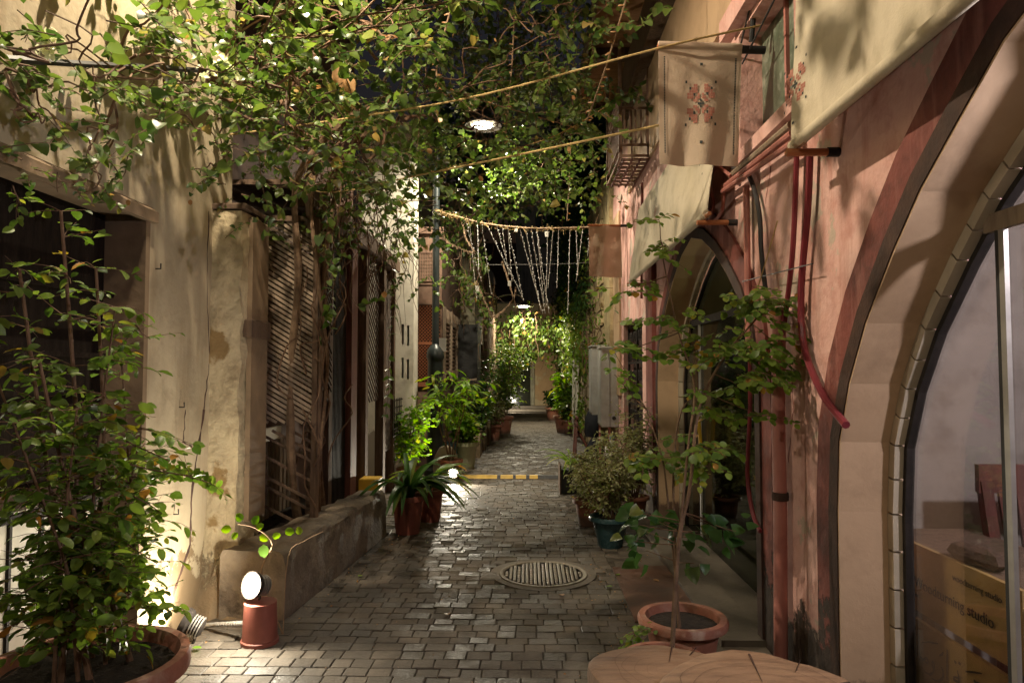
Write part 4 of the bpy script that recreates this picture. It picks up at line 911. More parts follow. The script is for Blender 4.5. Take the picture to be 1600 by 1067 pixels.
# mat, stools
tag(MB().prism([[(.66, 4.30), (1.10, 4.36), (1.12, 5.52), (.66, 5.46)]], fz, .001, .012).build('floor_mat', 'sheet'), 'flat rust-brown sheet lying on the paving beside the second arch', 'mat')
def stump(c, r, h, label, seed):
    t = thing('tree_stump_stool', c, label, 'stool', 'sawn trunk stools at the bottom edge'); rr = random.Random(seed); n = 40
    rad = [r*(1+.07*math.sin(2*a+seed)+.035*math.sin(5*a)+.02*rr.uniform(-1, 1)) for a in [2*math.pi*j/n for j in range(n)]]
    b = MB()
    for s_, z in ((.97, 0), (.96, h*.5), (1.0, h-.03), (.985, h-.006)):
        for j in range(n): a = 2*math.pi*j/n; b.v.append((c[0]+rad[j]*s_*math.cos(a), c[1]+rad[j]*s_*math.sin(a), z))
    for i in range(3):
        for j in range(n): p = i*n+j; q = i*n+(j+1) % n; b.f.append((p, q, q+n, p+n))
    b.build('trunk', 'stump', t, smooth=True)
    b = MB(); 
    for s_, z in ((.985, h-.006), (.93, h+.004), (.6, h+.006), (.3, h+.005)):
        for j in range(n): a = 2*math.pi*j/n; b.v.append((c[0]+rad[j]*s_*math.cos(a), c[1]+rad[j]*s_*math.sin(a), z))
    for i in range(3):
        for j in range(n): p = i*n+j; q = i*n+(j+1) % n; b.f.append((p, q, q+n, p+n))
    b.f.append(tuple(3*n+j for j in range(n))); b.build('sawn_top', 'stump', t, smooth=True)
    MB().prism([[(c[0]+r*.45, c[1]+r*.5), (c[0]+r*.62, c[1]+r*.80), (c[0]+r*.47, c[1]+r*.53)]], fz, h+.001, h+.009).build('crack', 'darkedge', t)
e1_ = atz(1020, 1006, .425); e2_ = atz(1125, 1020, .50)
stump((e1_.x, e1_.y-.26, 0), .27, .425, 'left sawn trunk stool with pale pitted top', 2)
stump((e2_.x+.05, e2_.y-.35, 0), .36, .50, 'right larger sawn trunk stool with a short crack', 5)
for sname in ('tree_stump_stool', 'tree_stump_stool.001'):
    st_ = bpy.data.objects[sname]; cx_, cy_, _z = st_.location; rr_ = .25 if sname.endswith('stool') else .34; hz = .425 if sname.endswith('stool') else .50
    for j in range(5):
        q = rr_*(.22+.15*j+.03*math.sin(j*5)); n_ = 44; P = [(cx_+.02+q*(1+.07*math.sin(2*a+j)+.03*math.sin(7*a+2*j))*math.cos(a), cy_+q*(1+.04*math.sin(3*a))*math.sin(a)) for a in [2*math.pi*i/n_ for i in range(n_)]]; P2 = [(cx_+.02+(x-cx_-.02)*.992, cy_+(y-cy_)*.992) for x, y in P]
        b = MB(); b.v = [(x, y, hz+.0085) for x, y in P]+[(x, y, hz+.0085) for x, y in P2]; b.f = [(i, (i+1) % n_, n_+(i+1) % n_, n_+i) for i in range(n_)]
        b.build('growth_ring', 'ringwood', st_, fix=False)
    for j in range(3):
        a = rnd.uniform(0, 6.28); MB().prism([[(cx_+rr_*.3*math.cos(a), cy_+rr_*.3*math.sin(a)), (cx_+rr_*.97*math.cos(a+.05), cy_+rr_*.97*math.sin(a+.05)), (cx_+rr_*.97*math.cos(a+.075), cy_+rr_*.97*math.sin(a+.075))]], fz, hz+.006, hz+.0095).build('crack', 'darkedge', st_)
# yellow box, cans etc
tag(MB().box(-1.72, -1.52, 6.95, 7.15, .0, .46, .01).build('yellow_box', 'yellow'), 'yellow box standing behind the end of the planter', 'box')
# ------------------------------------------------------------------ vegetation
def leaf_template(wf=.8, c=.18, fold=.25, ws=(.75, 1, .62), heart=False):
    s = [0, .22, .5, .8, 1]; v = [(0, 0, 0)]
    for k in (1, 2, 3): v.append((0, s[k], -c*s[k]**2))
    v.append((0, 1, -c))
    for sg in (-1, 1):
        for k in (1, 2, 3):
            w = wf/2*ws[k-1]; yy = s[k]-(.16 if heart and k == 1 else 0); v.append((sg*w, yy, -c*s[k]**2+fold*w))
    f = [(0, 1, 5), (1, 2, 6, 5), (2, 3, 7, 6), (3, 4, 7), (0, 8, 1), (1, 8, 9, 2), (2, 9, 10, 3), (3, 10, 4)]
    return np.array(v, float), f
def simple_template(wf=.6):
    v = [(0, 0, 0), (-wf/2, .45, .08), (0, .5, -.04), (wf/2, .45, .08), (0, 1, -.12)]
    return np.array(v, float), [(0, 2, 1), (0, 3, 2), (1, 2, 4), (2, 3, 4)]
T_HEART = leaf_template(.95, .25, .3, (1, .9, .5), True); T_OVAL = leaf_template(.52, .2, .25); T_BUSH = leaf_template(.60, .22, .25, (.8, 1, .7)); T_ROUND = leaf_template(.80, .12, .2, (.85, 1, .75)); T_LANCE = leaf_template(.30, .35, .3, (.8, 1, .7))
T_SMALL = simple_template(.6); T_NARROW = simple_template(.32)
def lf(p, d, n, s):
    d = Vector(d).normalized(); n = Vector(n); x = d.cross(n)
    if x.length < 1e-3: x = d.orthogonal()
    x.normalize(); n = x.cross(d)
    return (Vector(p), x, d, n, s)
def leaf_bulk(leaves, T, name, m, parent, kind='stuff'):
    if not leaves: return
    tv, tf = T; n = len(leaves); k = len(tv)
    P = np.array([l[0][:] for l in leaves]); X = np.array([l[1][:] for l in leaves]); D = np.array([l[2][:] for l in leaves]); N = np.array([l[3][:] for l in leaves]); S_ = np.array([l[4] for l in leaves])
    V = P[:, None, :]+S_[:, None, None]*(tv[None, :, 0:1]*X[:, None, :]+tv[None, :, 1:2]*D[:, None, :]+tv[None, :, 2:3]*N[:, None, :])
    lens = [len(f) for f in tf]; loops = np.concatenate([np.array(f) for f in tf]); nl = len(loops)
    me = bpy.data.meshes.new(name); me.vertices.add(n*k); me.vertices.foreach_set('co', V.reshape(-1).astype(np.float32))
    me.loops.add(n*nl); me.loops.foreach_set('vertex_index', (loops[None, :]+(np.arange(n)*k)[:, None]).reshape(-1).astype(np.int32))
    st = np.concatenate([[0], np.cumsum(lens)[:-1]]); me.polygons.add(n*len(tf)); me.polygons.foreach_set('loop_start', (st[None, :]+(np.arange(n)*nl)[:, None]).reshape(-1).astype(np.int32))
    me.update(calc_edges=True); me.validate(); me.materials.append(M[m])
    me.polygons.foreach_set('use_smooth', [True]*len(me.polygons))
    o = bpy.data.objects.new(name, me); COL.objects.link(o); o.parent = parent; o.matrix_parent_inverse = parent.matrix_basis.inverted()
    if kind: o['kind'] = kind
    return o
_lm = {}
def foliage(leaves, T, m, parent, limit=300, minpx=10):
    """the leaves that show largest become parts, the rest one stuff part"""
    sc = []
    for i, l in enumerate(leaves):
        q = proj(l[0]); s = 0
        if q and -15 < q[0] < 1615 and -15 < q[1] < 1082: s = F*l[4]/q[2]
        sc.append((s, i))
    sc.sort(reverse=True); big = [i for s, i in sc[:limit] if s >= minpx]; bs = set(big)
    key = (id(T), m)
    if big and key not in _lm:
        me = bpy.data.meshes.new('leaf'); me.from_pydata(T[0].tolist(), [], T[1]); me.materials.append(M[m]); me.polygons.foreach_set('use_smooth', [True]*len(me.polygons)); _lm[key] = me
    for i in big:
        p, x, d, n, s = leaves[i]
        T4 = Matrix(((x[0]*s, d[0]*s, n[0]*s, p[0]), (x[1]*s, d[1]*s, n[1]*s, p[1]), (x[2]*s, d[2]*s, n[2]*s, p[2]), (0, 0, 0, 1)))
        link_part('leaf', _lm[key], T4, parent)
    leaf_bulk([l for i, l in enumerate(leaves) if i not in bs], T, 'foliage', m, parent)
def rv(s=1): return Vector((rnd.gauss(0, s), rnd.gauss(0, s), rnd.gauss(0, s)))
def spray(start, d, L, size, leaves, stems, sp=.6, droop=.35, r=.003, wander=.25, pair=False, jit=.45, spacing=None, bare=.1, up=(0, 0, 1), clampf=None):
    p = Vector(start); d = Vector(d).normalized(); seg = max(3, int(L/.07)); st = L/seg; pts = [p.copy()]
    step = spacing or size*.62; acc = -bare*L; side = 1; up = Vector(up)
    for i in range(seg):
        d = (d+rv(wander*.5)+Vector((0, 0, -droop*.28))).normalized(); q = p+d*st
        if clampf: q = clampf(q)
        acc += st
        while acc > 0:
            acc -= step; b = p.lerp(q, rnd.random()); sd = d.cross(up)
            sd = sd.normalized() if sd.length > .01 else Vector((1, 0, 0))
            for k in ((1, -1) if pair else (side,)):
                ld = (d*.55+sd*k*rnd.uniform(.6, 1)+rv(jit*.6)+Vector((0, 0, -.15))).normalized()
                leaves.append(lf(b+ld*size*.12, ld, up+rv(jit), size*rnd.uniform(.42, 1.25)))
            side = -side
        p = q; pts.append(p.copy())
    n = len(pts)
    if stems is not None: stems.tube(pts, [r*(1-.7*i/(n-1)) for i in range(n)], 4, caps=False)
    return pts
def branch(a, b, r0, r1, stems, sag=0, wob=.08, k=9, n=6):
    a = Vector(a); b = Vector(b); P = []
    for i in range(k):
        t = i/(k-1); p = a.lerp(b, t); p.z -= sag*4*t*(1-t)
        if 0 < i < k-1: p += rv(wob)*min(1, (b-a).length)*.6
        P.append(p)
    P = smoothpts(P, 3); m_ = len(P); stems.tube(P, [r0+(r1-r0)*i/(m_-1) for i in range(m_)], n, caps=False); return P
XLI = -2.04
def keep(q):
    q.x = max(q.x, XLI if q.y < 4.9 else -2.5); q.x = min(q.x, 1.3); return q
# ---- big climbing vine over the booth and the alley
vine = thing('climbing_vine', (-1.8, 5.6, .3), 'big climbing vine rising from the planter and spreading its leafy canopy over the alley', 'vine')
hub = Vector((-1.62, 5.35, 3.1)); stems = MB()
base_pts = [(-1.83, 5.45), (-1.78, 5.6), (-1.72, 5.75), (-1.80, 5.95), (-1.70, 5.55)]
for i, (bx, by) in enumerate(base_pts):
    P = smoothpts([(bx, by, .33), (bx+rnd.uniform(-.05, .08), by-.12+rnd.uniform(-.1, .1), .9), (bx+rnd.uniform(-.04, .1), by-.2+rnd.uniform(-.1, .1), 1.6), (bx+rnd.uniform(-.02, .12), by-.25+rnd.uniform(-.12, .1), 2.3), (bx+.1+rnd.uniform(-.1, .1), by-.3+rnd.uniform(-.1, .1), 3.05), (bx+.2+rnd.uniform(-.2, .3), by-.2, 3.6)], 5)
    r0 = (.035, .045, .028, .03, .022)[i]; MB().tube(P, [r0*(1-.35*j/len(P))*(1+.12*math.sin(j*1.3)) for j in range(len(P))], 8).build('trunk', 'vinebark', vine, smooth=True)
MB().tube([(-1.66, 5.30, .34), (-1.66, 5.35, 1.1), (-1.62, 5.33, 1.75)], [.035, .03, .022], 8).build('stake', 'wood', vine)
# regions: (px0,px1,py0,py1, Y0,Y1, sprays, leafsize, length)
REG = [(-60, 260, -60, 110, 2.2, 3.0, 26, .062, .32), (40, 330, 60, 245, 2.8, 3.4, 20, .060, .26), (130, 250, 245, 310, 3.0, 3.4, 4, .05, .2), (0, 100, 160, 240, 2.4, 2.6, 5, .05, .2),
       (230, 480, -60, 120, 2.8, 3.9, 62, .068, .36), (330, 560, 60, 250, 3.3, 4.8, 84, .07, .38), (430, 700, -60, 160, 4.0, 6.5, 120, .08, .5), (480, 700, 130, 330, 5.0, 7.0, 85, .08, .5),
       (440, 600, 250, 400, 5.2, 6.3, 30, .07, .4), (180, 420, 150, 300, 3.3, 4.1, 12, .055, .26),
       (700, 910, -60, 200, 5, 8, 110, .08, .5), (740, 900, 180, 345, 6.5, 9.5, 60, .08, .5), (860, 935, 60, 300, 7, 9, 40, .08, .4), (660, 880, -60, 120, 5.5, 9, 105, .08, .6), (700, 900, 100, 340, 7, 10, 90, .085, .6), (600, 720, 230, 420, 7, 9, 36, .08, .45), (850, 960, -40, 60, 5, 7, 14, .07, .4), (690, 760, 380, 520, 9, 11, 16, .09, .4), (760, 880, 240, 330, 9, 12, 24, .09, .5)]
lv = []; hubs = [Vector((-1.5, 5.3, 3.2)), Vector((-1.9, 3.9, 3.2)), Vector((-1.1, 6.2, 3.9)), Vector((-1.7, 4.6, 3.4)), Vector((-.5, 8.5, 4.6)), Vector((-1.2, 4.5, 3.9))]
for a, b in ((0, 1), (0, 2), (0, 3), (2, 4), (3, 1), (3, 5), (2, 5)): branch(hubs[a], hubs[b], .02, .01, stems)
for (x0, x1, y0, y1, Y0, Y1, n, sz, L) in REG:
    n = int(n*1.3); sz *= .88
    cen = []
    for k in range(max(3, n//7)):
        px, py = rnd.uniform(x0, x1), rnd.uniform(y0, y1); Y = rnd.uniform(Y0, Y1); q = keep(aty(px, py, Y))
        if q.y < 5 and q.x <= XLI+.001:   # slide toward the viewer so it stays in front of the wall
            q = atx(px, py, -2.0)
        cen.append(q)
        h = min(hubs, key=lambda hh: (hh-q).length); branch(h.lerp(q, .15), q, .007, .003, stems, sag=rnd.uniform(-.1, .1), wob=.09, n=4); hubs.append(q) if rnd.random() < .35 else None
    for k in range(n):
        c = rnd.choice(cen)+rv(.14); c = keep(c)
        az = rnd.uniform(0, 6.28); d = Vector((math.cos(az), math.sin(az)*.9, rnd.uniform(-.5, .5)))
        spray(c, d, L*rnd.uniform(.5, 1.3), sz*rnd.uniform(.75, 1.1), lv, stems, droop=rnd.uniform(.1, .8), clampf=keep)
for k in range(75):
    c = Vector((rnd.uniform(-1.2, .3), rnd.uniform(2.1, 3.7), rnd.uniform(3.55, 4.2)))
    if k % 9 == 0: branch(hubs[1], c, .008, .004, stems, wob=.09, n=4)
    az = rnd.uniform(0, 6.28); spray(c, Vector((math.cos(az), math.sin(az), rnd.uniform(-.4, .3))), rnd.uniform(.3, .6), .07, lv, stems, droop=.4, clampf=keep)
# long trailing shoots
for (a, b, c_) in (((150, 120, 2.75), (190, 330, 3.0), .045), ((250, 170, 3.3), (160, 310, 3.0), .045), ((540, 380, 5.4), (470, 640, 5.35), .06), ((620, 330, 6.5), (600, 660, 7.2), .07), ((690, 330, 8), (735, 520, 9.5), .08), ((900, 40, 5), (1050, 15, 4.3), .07), ((760, 300, 9), (900, 170, 8), .08), ((870, 190, 7.5), (1010, 130, 7.0), .09), ((560, 480, 6.2), (640, 430, 7), .07), ((500, 300, 5), (520, 520, 5.2), .06)):
    P0 = aty(*a); P1 = aty(*b); pts = branch(P0, P1, .004, .002, stems, sag=.05, wob=.05, n=4)
    for i in range(1, len(pts)-1):
        for s_ in (1, -1):
            if rnd.random() < .8:
                d = (pts[i+1]-pts[i]).normalized(); sd = d.cross(Vector((0, -1, .4))).normalized()*s_; lv.append(lf(pts[i], d*.5+sd+rv(.3), Vector((0, -.5, 1))+rv(.3), c_*rnd.uniform(.6, 1.1)))
lv = [l for l in lv if not ((lambda q: q and math.hypot(q[0]-757, q[1]-190) < 30)(proj(l[0])))]
lv = [l for l in lv if not (proj(l[0]) and 700 < proj(l[0])[0] < 905 and proj(l[0])[1] > 345)]
foliage(lv, T_HEART, 'leaf', vine, 300)
dry = [lf(aty(rnd.uniform(350, 900), rnd.uniform(20, 320), rnd.uniform(4, 8)), rv(), rv(), rnd.uniform(.03, .06)) for k in range(34)] + [lf(aty(*q), (0.1, 0, -1), (0, -1, 0), s) for q, s in (((530, 105, 4.2), .13), ((545, 120, 4.2), .11), ((200, 312, 3.2), .03), ((297, 312, 3.5), .03), ((600, 455, 6), .06))]
foliage(dry, T_ROUND, 'leafdry', vine, 40)
fw = []
for q in ((75, 78, 2.6), (82, 68, 2.6), (345, 100, 3.6), (358, 112, 3.6), (325, 113, 3.6), (378, 155, 3.9), (725, 160, 7), (820, 140, 8), (830, 150, 8), (545, 120, 5)):
    c = aty(*q)
    for k in range(26): fw.append(lf(c+rv(.026)*(c.y/3), rv(), Vector((0, -1, .5))+rv(.5), .03*(c.y/3)**.5))
leaf_bulk(fw, T_ROUND, 'blossom', 'flower', vine)
# dry hanging stems mass over booth
for k in range(110):
    a = Vector((rnd.uniform(-1.95, -1.45), rnd.uniform(5.1, 8.8), rnd.uniform(2.9, 3.9))); b = a+Vector((rnd.uniform(-.25, .35), rnd.uniform(-.5, .5), rnd.uniform(-1.3, -.2)))
    branch(a, b, .006, .002, stems, sag=-.05, wob=.09, n=4, k=6)
for k in range(26):
    a = Vector((-1.75+rnd.uniform(-.1, .15), 5.4+rnd.uniform(-.2, .5), rnd.uniform(.4, 2.4))); branch(a, a+Vector((rnd.uniform(-.1, .2), rnd.uniform(-.3, .2), rnd.uniform(.4, 1.2))), .008, .004, stems, wob=.09, n=5, k=6)
stems.build('stems', 'twig', vine, kind='stuff', fix=False)
# pods and dry runners hanging in the air
for i, (a, b, c) in enumerate((((708, 0, 5), (682, 110, 5), (700, 140, 5)), ((804, 0, 6), (800, 100, 6), (790, 215, 6.3)), ((978, 0, 4.6), (945, 110, 5), (915, 195, 5.6)), ((560, 0, 4.5), (600, 60, 4.6), (612, 55, 4.6)), ((880, 90, 9), (892, 200, 9.3), (886, 345, 9.4)), ((665, 130, 6), (760, 160, 6), (900, 200, 7)))):
    P = smoothpts([aty(*a), aty(*b), aty(*c)], 8); o = MB().tube(P, [.006]*len(P), 5); 
    o.tube([P[0], P[0]+Vector((0, 0, .5))], .005, 4)
    t = tag(o.build('dry_runner', 'drytwig', smooth=True), ['dry runner dangling above the first yellow rope', 'dry runner hanging just right of the street lamp head', 'dry runner crossing the plank eave beside the flag', 'short dry runner at the top centre of the canopy', 'thin dry runner hanging down to the light curtain', 'dry runner crossing in front of the street lamp'][i], 'vine stem', 'dry runners of the canopy')
    pods = [lf(P[j], Vector((rnd.choice((-1, 1)), 0, rnd.uniform(-.6, .6))), (0, -1, 0), .045) for j in range(1, len(P), 1)]
    leaf_bulk(pods, T_LANCE, 'dry_leaflets', 'leafdry', t)
# ---- ropes, cables
def rope(pts, r, m, label, cat='rope', group=None, name='rope'): return tubething(name, smoothpts(pts, 6), r, m, label, cat, group, 6)
rope([aty(1190, 40, 3.97), aty(1028, 76, 3.95), aty(700, 160, 4.6), aty(330, 215, 4.7)], .0065, 'rope', 'upper yellow rope crossing the alley behind the tip of the flag rod', group='yellow ropes over the alley')
rope([aty(1030, 196, 4.05), aty(830, 238, 4.6), aty(630, 279, 5.4)], .0075, 'rope', 'yellow rope leaving the left edge of the flag halfway down', group='yellow ropes over the alley')
rope([aty(630, 279, 5.4), aty(500, 300, 5.1), aty(400, 240, 4.6)], .005, 'rope', 'thin sagging yellow rope in front of the dry stems over the booth', group='yellow ropes over the alley')
rope([aty(950, 165, 7), aty(860, 215, 6.7), aty(700, 262, 6.4)], .006, 'rope', 'thin yellow rope just above the thicker one, behind the lamp leaves', group='yellow ropes over the alley')
rope([atx(-20, 90, -2.02), atx(120, 100, -2.0), atx(240, 106, -2.0), atx(335, 112, -2.0)], .016, 'cable', 'thick black cable strung along the top of the cream wall', 'cable', name='cable')
rope([aty(740, 414, 12), aty(890, 412, 12), aty(975, 404, 12)], .004, 'galv', 'thin taut wire behind the light curtain', 'wire', name='wire')
rope([atx(1160, 440, 1.3), atx(1270, 412, 1.3)], .003, 'cable', 'thin wire across the pink wall below the conduits', 'wire', name='wire')
rope([atx(1215, 345, 1.31), atx(1190, 430, 1.28), atx(1160, 520, 1.2)], .004, 'rope', 'pale cord hanging from the wall to the tall plant', 'rope', name='cord')
# ---- light curtain
lc = thing('light_curtain', (0, 9.9, 3.9), 'curtain of tiny fairy lights hanging from a rope across the alley', 'string lights')
A = aty(684, 330, 10.2); B = aty(985, 353, 9.36)
main = smoothpts([A, aty(712, 338, 10.15), aty(760, 350, 10), aty(830, 357, 9.8), aty(900, 356, 9.6), B], 8)
MB().tube(main, .014, 6).build('rope', 'drytwig', lc, smooth=True)
tang = MB()
for k in range(300):
    t = rnd.random(); p = main[int(t*(len(main)-3))].copy()+rv(.012); tang.tube([p, p+rv(.02), p+rv(.03)+Vector((0, 0, -.02))], .0025, 3, caps=False)
tang.build('tangle', 'rope', lc, kind='stuff', fix=False)
tops = [(727, 348), (733, 350), (747, 352), (752, 352), (760, 353), (772, 354), (785, 355), (795, 355), (797, 355), (815, 356), (823, 357), (830, 357), (836, 357), (842, 357), (855, 357), (860, 357), (870, 357), (888, 356), (904, 356), (907, 356), (917, 356)]
bots = [(752, 440), (745, 470), (748, 420), (768, 460), (815, 460), (790, 400), (795, 430), (800, 440), (818, 470), (848, 490), (845, 485), (852, 490), (850, 470), (858, 490), (853, 480), (856, 450), (870, 450), (887, 490), (903, 430), (900, 440), (918, 400)]
bl_ = MB()
for (tx, ty), (bx, by) in zip(tops, bots):
    a = min(main, key=lambda p: abs(proj(p)[0]-tx)); b = aty(bx, by, 9.8+abs(bx-tx)*.05+.5*rnd.random()); P = smoothpts([a, a.lerp(b, .5)+Vector((0, 0, -.03)), b], 6)
    w = MB().tube(P, .002, 4); L = (b-a).length
    for k in range(int(L/.075)):
        q = a.lerp(b, min(1, (k+rnd.random()*1.1)*.075/L))+Vector((rnd.uniform(-.012, .012), 0, 0)); w.add([q+Vector(v)*.006 for v in ((0, 0, 1.6), (1, 0, 0), (0, 1, 0), (-1, 0, 0), (0, -1, 0), (0, 0, -1.6))], [(0, 1, 2), (0, 2, 3), (0, 3, 4), (0, 4, 1), (5, 2, 1), (5, 3, 2), (5, 4, 3), (5, 1, 4)])
    w.build('light_string', 'bulb', lc, fix=False)  # strings glow faintly in place of lamplight caught by unlit bulbs
for P in ([(722, 345), (728, 372), (740, 395), (700, 378), (690, 355)], [(745, 440), (762, 480), (772, 495), (800, 470), (806, 450)], [(785, 410), (795, 440), (806, 480)]):
    w = MB().tube(smoothpts([aty(x, y_, 10.3) for x, y_ in P], 6), .006, 5)
    for q in smoothpts([aty(x, y_, 10.3) for x, y_ in P], 14): w.box(q.x-.01, q.x+.01, q.y-.01, q.y+.01, q.z-.02+rnd.uniform(-.02, .02), q.z+rnd.uniform(0, .02))
    w.build('bundle', 'drytwig', lc, fix=False)
for q in ((746, 450), (796, 442), (806, 357), (854, 365)):
    p = aty(q[0], q[1], 10.2); MB().box(p.x-.025, p.x+.025, p.y-.012, p.y+.012, p.z-.05, p.z+.03).build('connector', 'paper', lc)
# ---- potted plant builder
def potted(name, c, r, h, label, cat='potted plant', group=None, m='terra', z=0, **kw):
    t = thing(name, c, label, cat, group); pot(t, c, r, h, m, **kw); return t
# big bush left foreground
bc_ = Vector((-1.66, 2.58, 0)); bt = potted('potted_bush', bc_, .335, .47, 'large leafy bush in a wide terracotta pot at the front left', soilz=.05, n=40)
lv = []; st = MB()
def leftclamp(q): q.x = max(q.x, -2.06); return q
for k, (tx, ty, Y) in enumerate(((95, 330, 2.5), (30, 420, 2.4), (150, 420, 2.7), (60, 560, 2.3), (190, 560, 2.75), (120, 640, 2.35), (20, 660, 2.2), (215, 700, 2.8), (180, 480, 2.5), (-40, 500, 2.3))):
    a = bc_+Vector((rnd.uniform(-.13, .13), rnd.uniform(-.12, .12), .42)); b = leftclamp(aty(tx, ty, Y)); mid = a.lerp(b, .5)+Vector((rnd.uniform(-.1, .12), rnd.uniform(-.1, .1), 0)); mid = leftclamp(mid)
    P = smoothpts([a, a.lerp(mid, .5)+Vector((0, 0, .05)), mid, b], 6); n = len(P)
    MB().tube(P, [(.013 if k < 4 else .008)*(1-.6*i/n) for i in range(n)], 7).build('stem', 'twig', bt, smooth=True)
    for i in range(3, n):
        for j in range(3 + (ty > 600)):
            az = rnd.uniform(0, 6.28); d = Vector((math.cos(az), math.sin(az), rnd.uniform(-.1, .7)))
            spray(P[i], d, rnd.uniform(.10, .30)*(1.0 if i < n-2 else .7), .056, lv, st, droop=rnd.uniform(.1, .6), r=.0022, clampf=leftclamp, bare=.15)
for q in ((265, 720), (330, 755), (250, 800), (245, 880), (235, 950), (150, 920), (110, 950), (60, 900), (235, 530), (90, 300), (20, 320), (90, 840), (40, 800), (170, 820)):
    a = leftclamp(aty(min(q[0], 200), q[1]-30, 2.6)); b = leftclamp(aty(q[0], q[1], 2.7)); branch(a, b, .003, .002, st, n=4, wob=.02, k=4)
    for j in range(4): spray(a.lerp(b, rnd.uniform(.4, 1)), Vector((rnd.uniform(-1, 1), rnd.uniform(-.6, .6), rnd.uniform(-.5, .5))), .13, .045, lv, st, r=.0015, clampf=leftclamp, droop=.5)
def leafless(l):
    q = proj(l[0]); return q and (q[1] < 300 or (q[0] > 235 and q[1] < 480) or q[1] > 1030)
lv = [l for l in lv if not leafless(l)]
foliage(lv, T_BUSH, 'leafbush', bt, 300); st.build('twigs', 'twig', bt, kind='stuff', fix=False)
# small twig with leaves at the planter end
tg = thing('sapling', (-1.5, 4.05, .0), 'thin sapling with a few bright leaves in front of the planter end', 'plant'); st = MB(); lv = []
P = smoothpts([(-1.43, 4.02, .02), atz(408, 900, .3), aty(425, 850, 3.95), aty(400, 825, 3.95), aty(372, 818, 3.9)], 5)
MB().tube(P, .004, 5).build('stem', 'drytwig', tg, smooth=True)
P2 = smoothpts([(-1.43, 4.02, .02), aty(450, 870, 4.0), aty(475, 845, 4.0), aty(505, 830, 4.0)], 4); MB().tube(P2, .003, 5).build('stem', 'drytwig', tg, smooth=True)
for q, sz, dd in (((380, 812), .055, (-.6, 0, .6)), ((395, 820), .06, (.3, 0, .8)), ((362, 826), .06, (-1, 0, -.2)), ((372, 832), .05, (-.6, 0, -.6)), ((405, 838), .06, (.8, 0, -.1)), ((412, 850), .075, (0, -.1, -1)), ((425, 838), .05, (.9, 0, .2)), ((400, 826), .05, (.5, 0, .5)), ((470, 835), .05, (-.5, 0, .5)), ((460, 832), .06, (-.8, 0, .1)), ((375, 816), .045, (-.2, 0, 1))):
    lv.append(lf(aty(q[0], q[1], 3.95), Vector(dd)+rv(.1), (0, -1, .4), sz))
foliage(lv, T_ROUND, 'leafbright', tg, 60)
# leaves low right of bush on wall
tg2 = thing('wall_shoot', (-1.9, 3.4, .9), 'loose leafy shoot leaning from the big bush against the cream wall', 'plant'); lv = []; st = MB()
P = branch(aty(180, 700, 2.9), aty(345, 765, 3.5), .004, .002, st, wob=.02); st.build('stem', 'twig', tg2)
for i in range(3, len(P)-1):
    for s_ in (1, -1): lv.append(lf(P[i], Vector((.4, 0, s_))+rv(.3), (0, -1, .5), .05*rnd.uniform(.7, 1.1)))
foliage(lv, T_ROUND, 'leafbush', tg2, 60)
# cast-iron plant (long arching strap leaves)
def strap(base, d, L, w, droop, m, parent, lift=.9, n=9):
    b = MB(); p = Vector(base); d = Vector(d).normalized(); sd = d.cross(Vector((0, 0, 1))).normalized(); dirv = (d*.45+Vector((0, 0, lift))).normalized(); st_ = L/n
    for i in range(n+1):
        t = i/n; ww = w*math.sin(math.pi*min(1, .12+t*.88))**.7*.5 if i < n else .001
        nr = sd.cross(dirv); b.v += [tuple(p-sd*ww+nr*ww*.3), tuple(p-nr*ww*.1), tuple(p+sd*ww+nr*ww*.3)]
        p = p+dirv*st_; dirv = (dirv+d*droop*.25+Vector((0, 0, -droop*.42))).normalized()
        if p.z < .04: p.z = .04
    for i in range(n): a = i*3; b.f += [(a, a+1, a+4, a+3), (a+1, a+2, a+5, a+4)]
    return b.build('leaf', m, parent, smooth=True, fix=False)
ci = potted('strap_leaf_plant', Vector((-1.16, 6.62, 0)), .155, .36, 'terracotta pot of long arching dark strap leaves just past the planter', m='terradark', rim=.012)
for k in range(34):
    az = rnd.uniform(0, 6.28); d = Vector((math.cos(az), math.sin(az)*.8, 0)); 
    if k % 3 == 0: d = Vector((.9, -.4*rnd.random(), 0))
    strap(Vector((-1.16, 6.62, .32))+d*.04, d, rnd.uniform(.5, .85), rnd.uniform(.05, .075), rnd.uniform(.35, .95), 'leafdark', ci, lift=rnd.uniform(.8, 1.7))
ci2 = potted('strap_leaf_plant', Vector((-1.02, 7.15, 0)), .14, .33, 'smaller dark pot of strap leaves behind the first one', m='terradark', rim=.012)
for k in range(18):
    az = rnd.uniform(0, 6.28); d = Vector((math.cos(az), math.sin(az), 0)); strap(Vector((-1.02, 7.15, .3)), d, rnd.uniform(.45, .75), rnd.uniform(.05, .07), rnd.uniform(.3, .9), 'leafbush', ci2, lift=rnd.uniform(.7, 1.6))
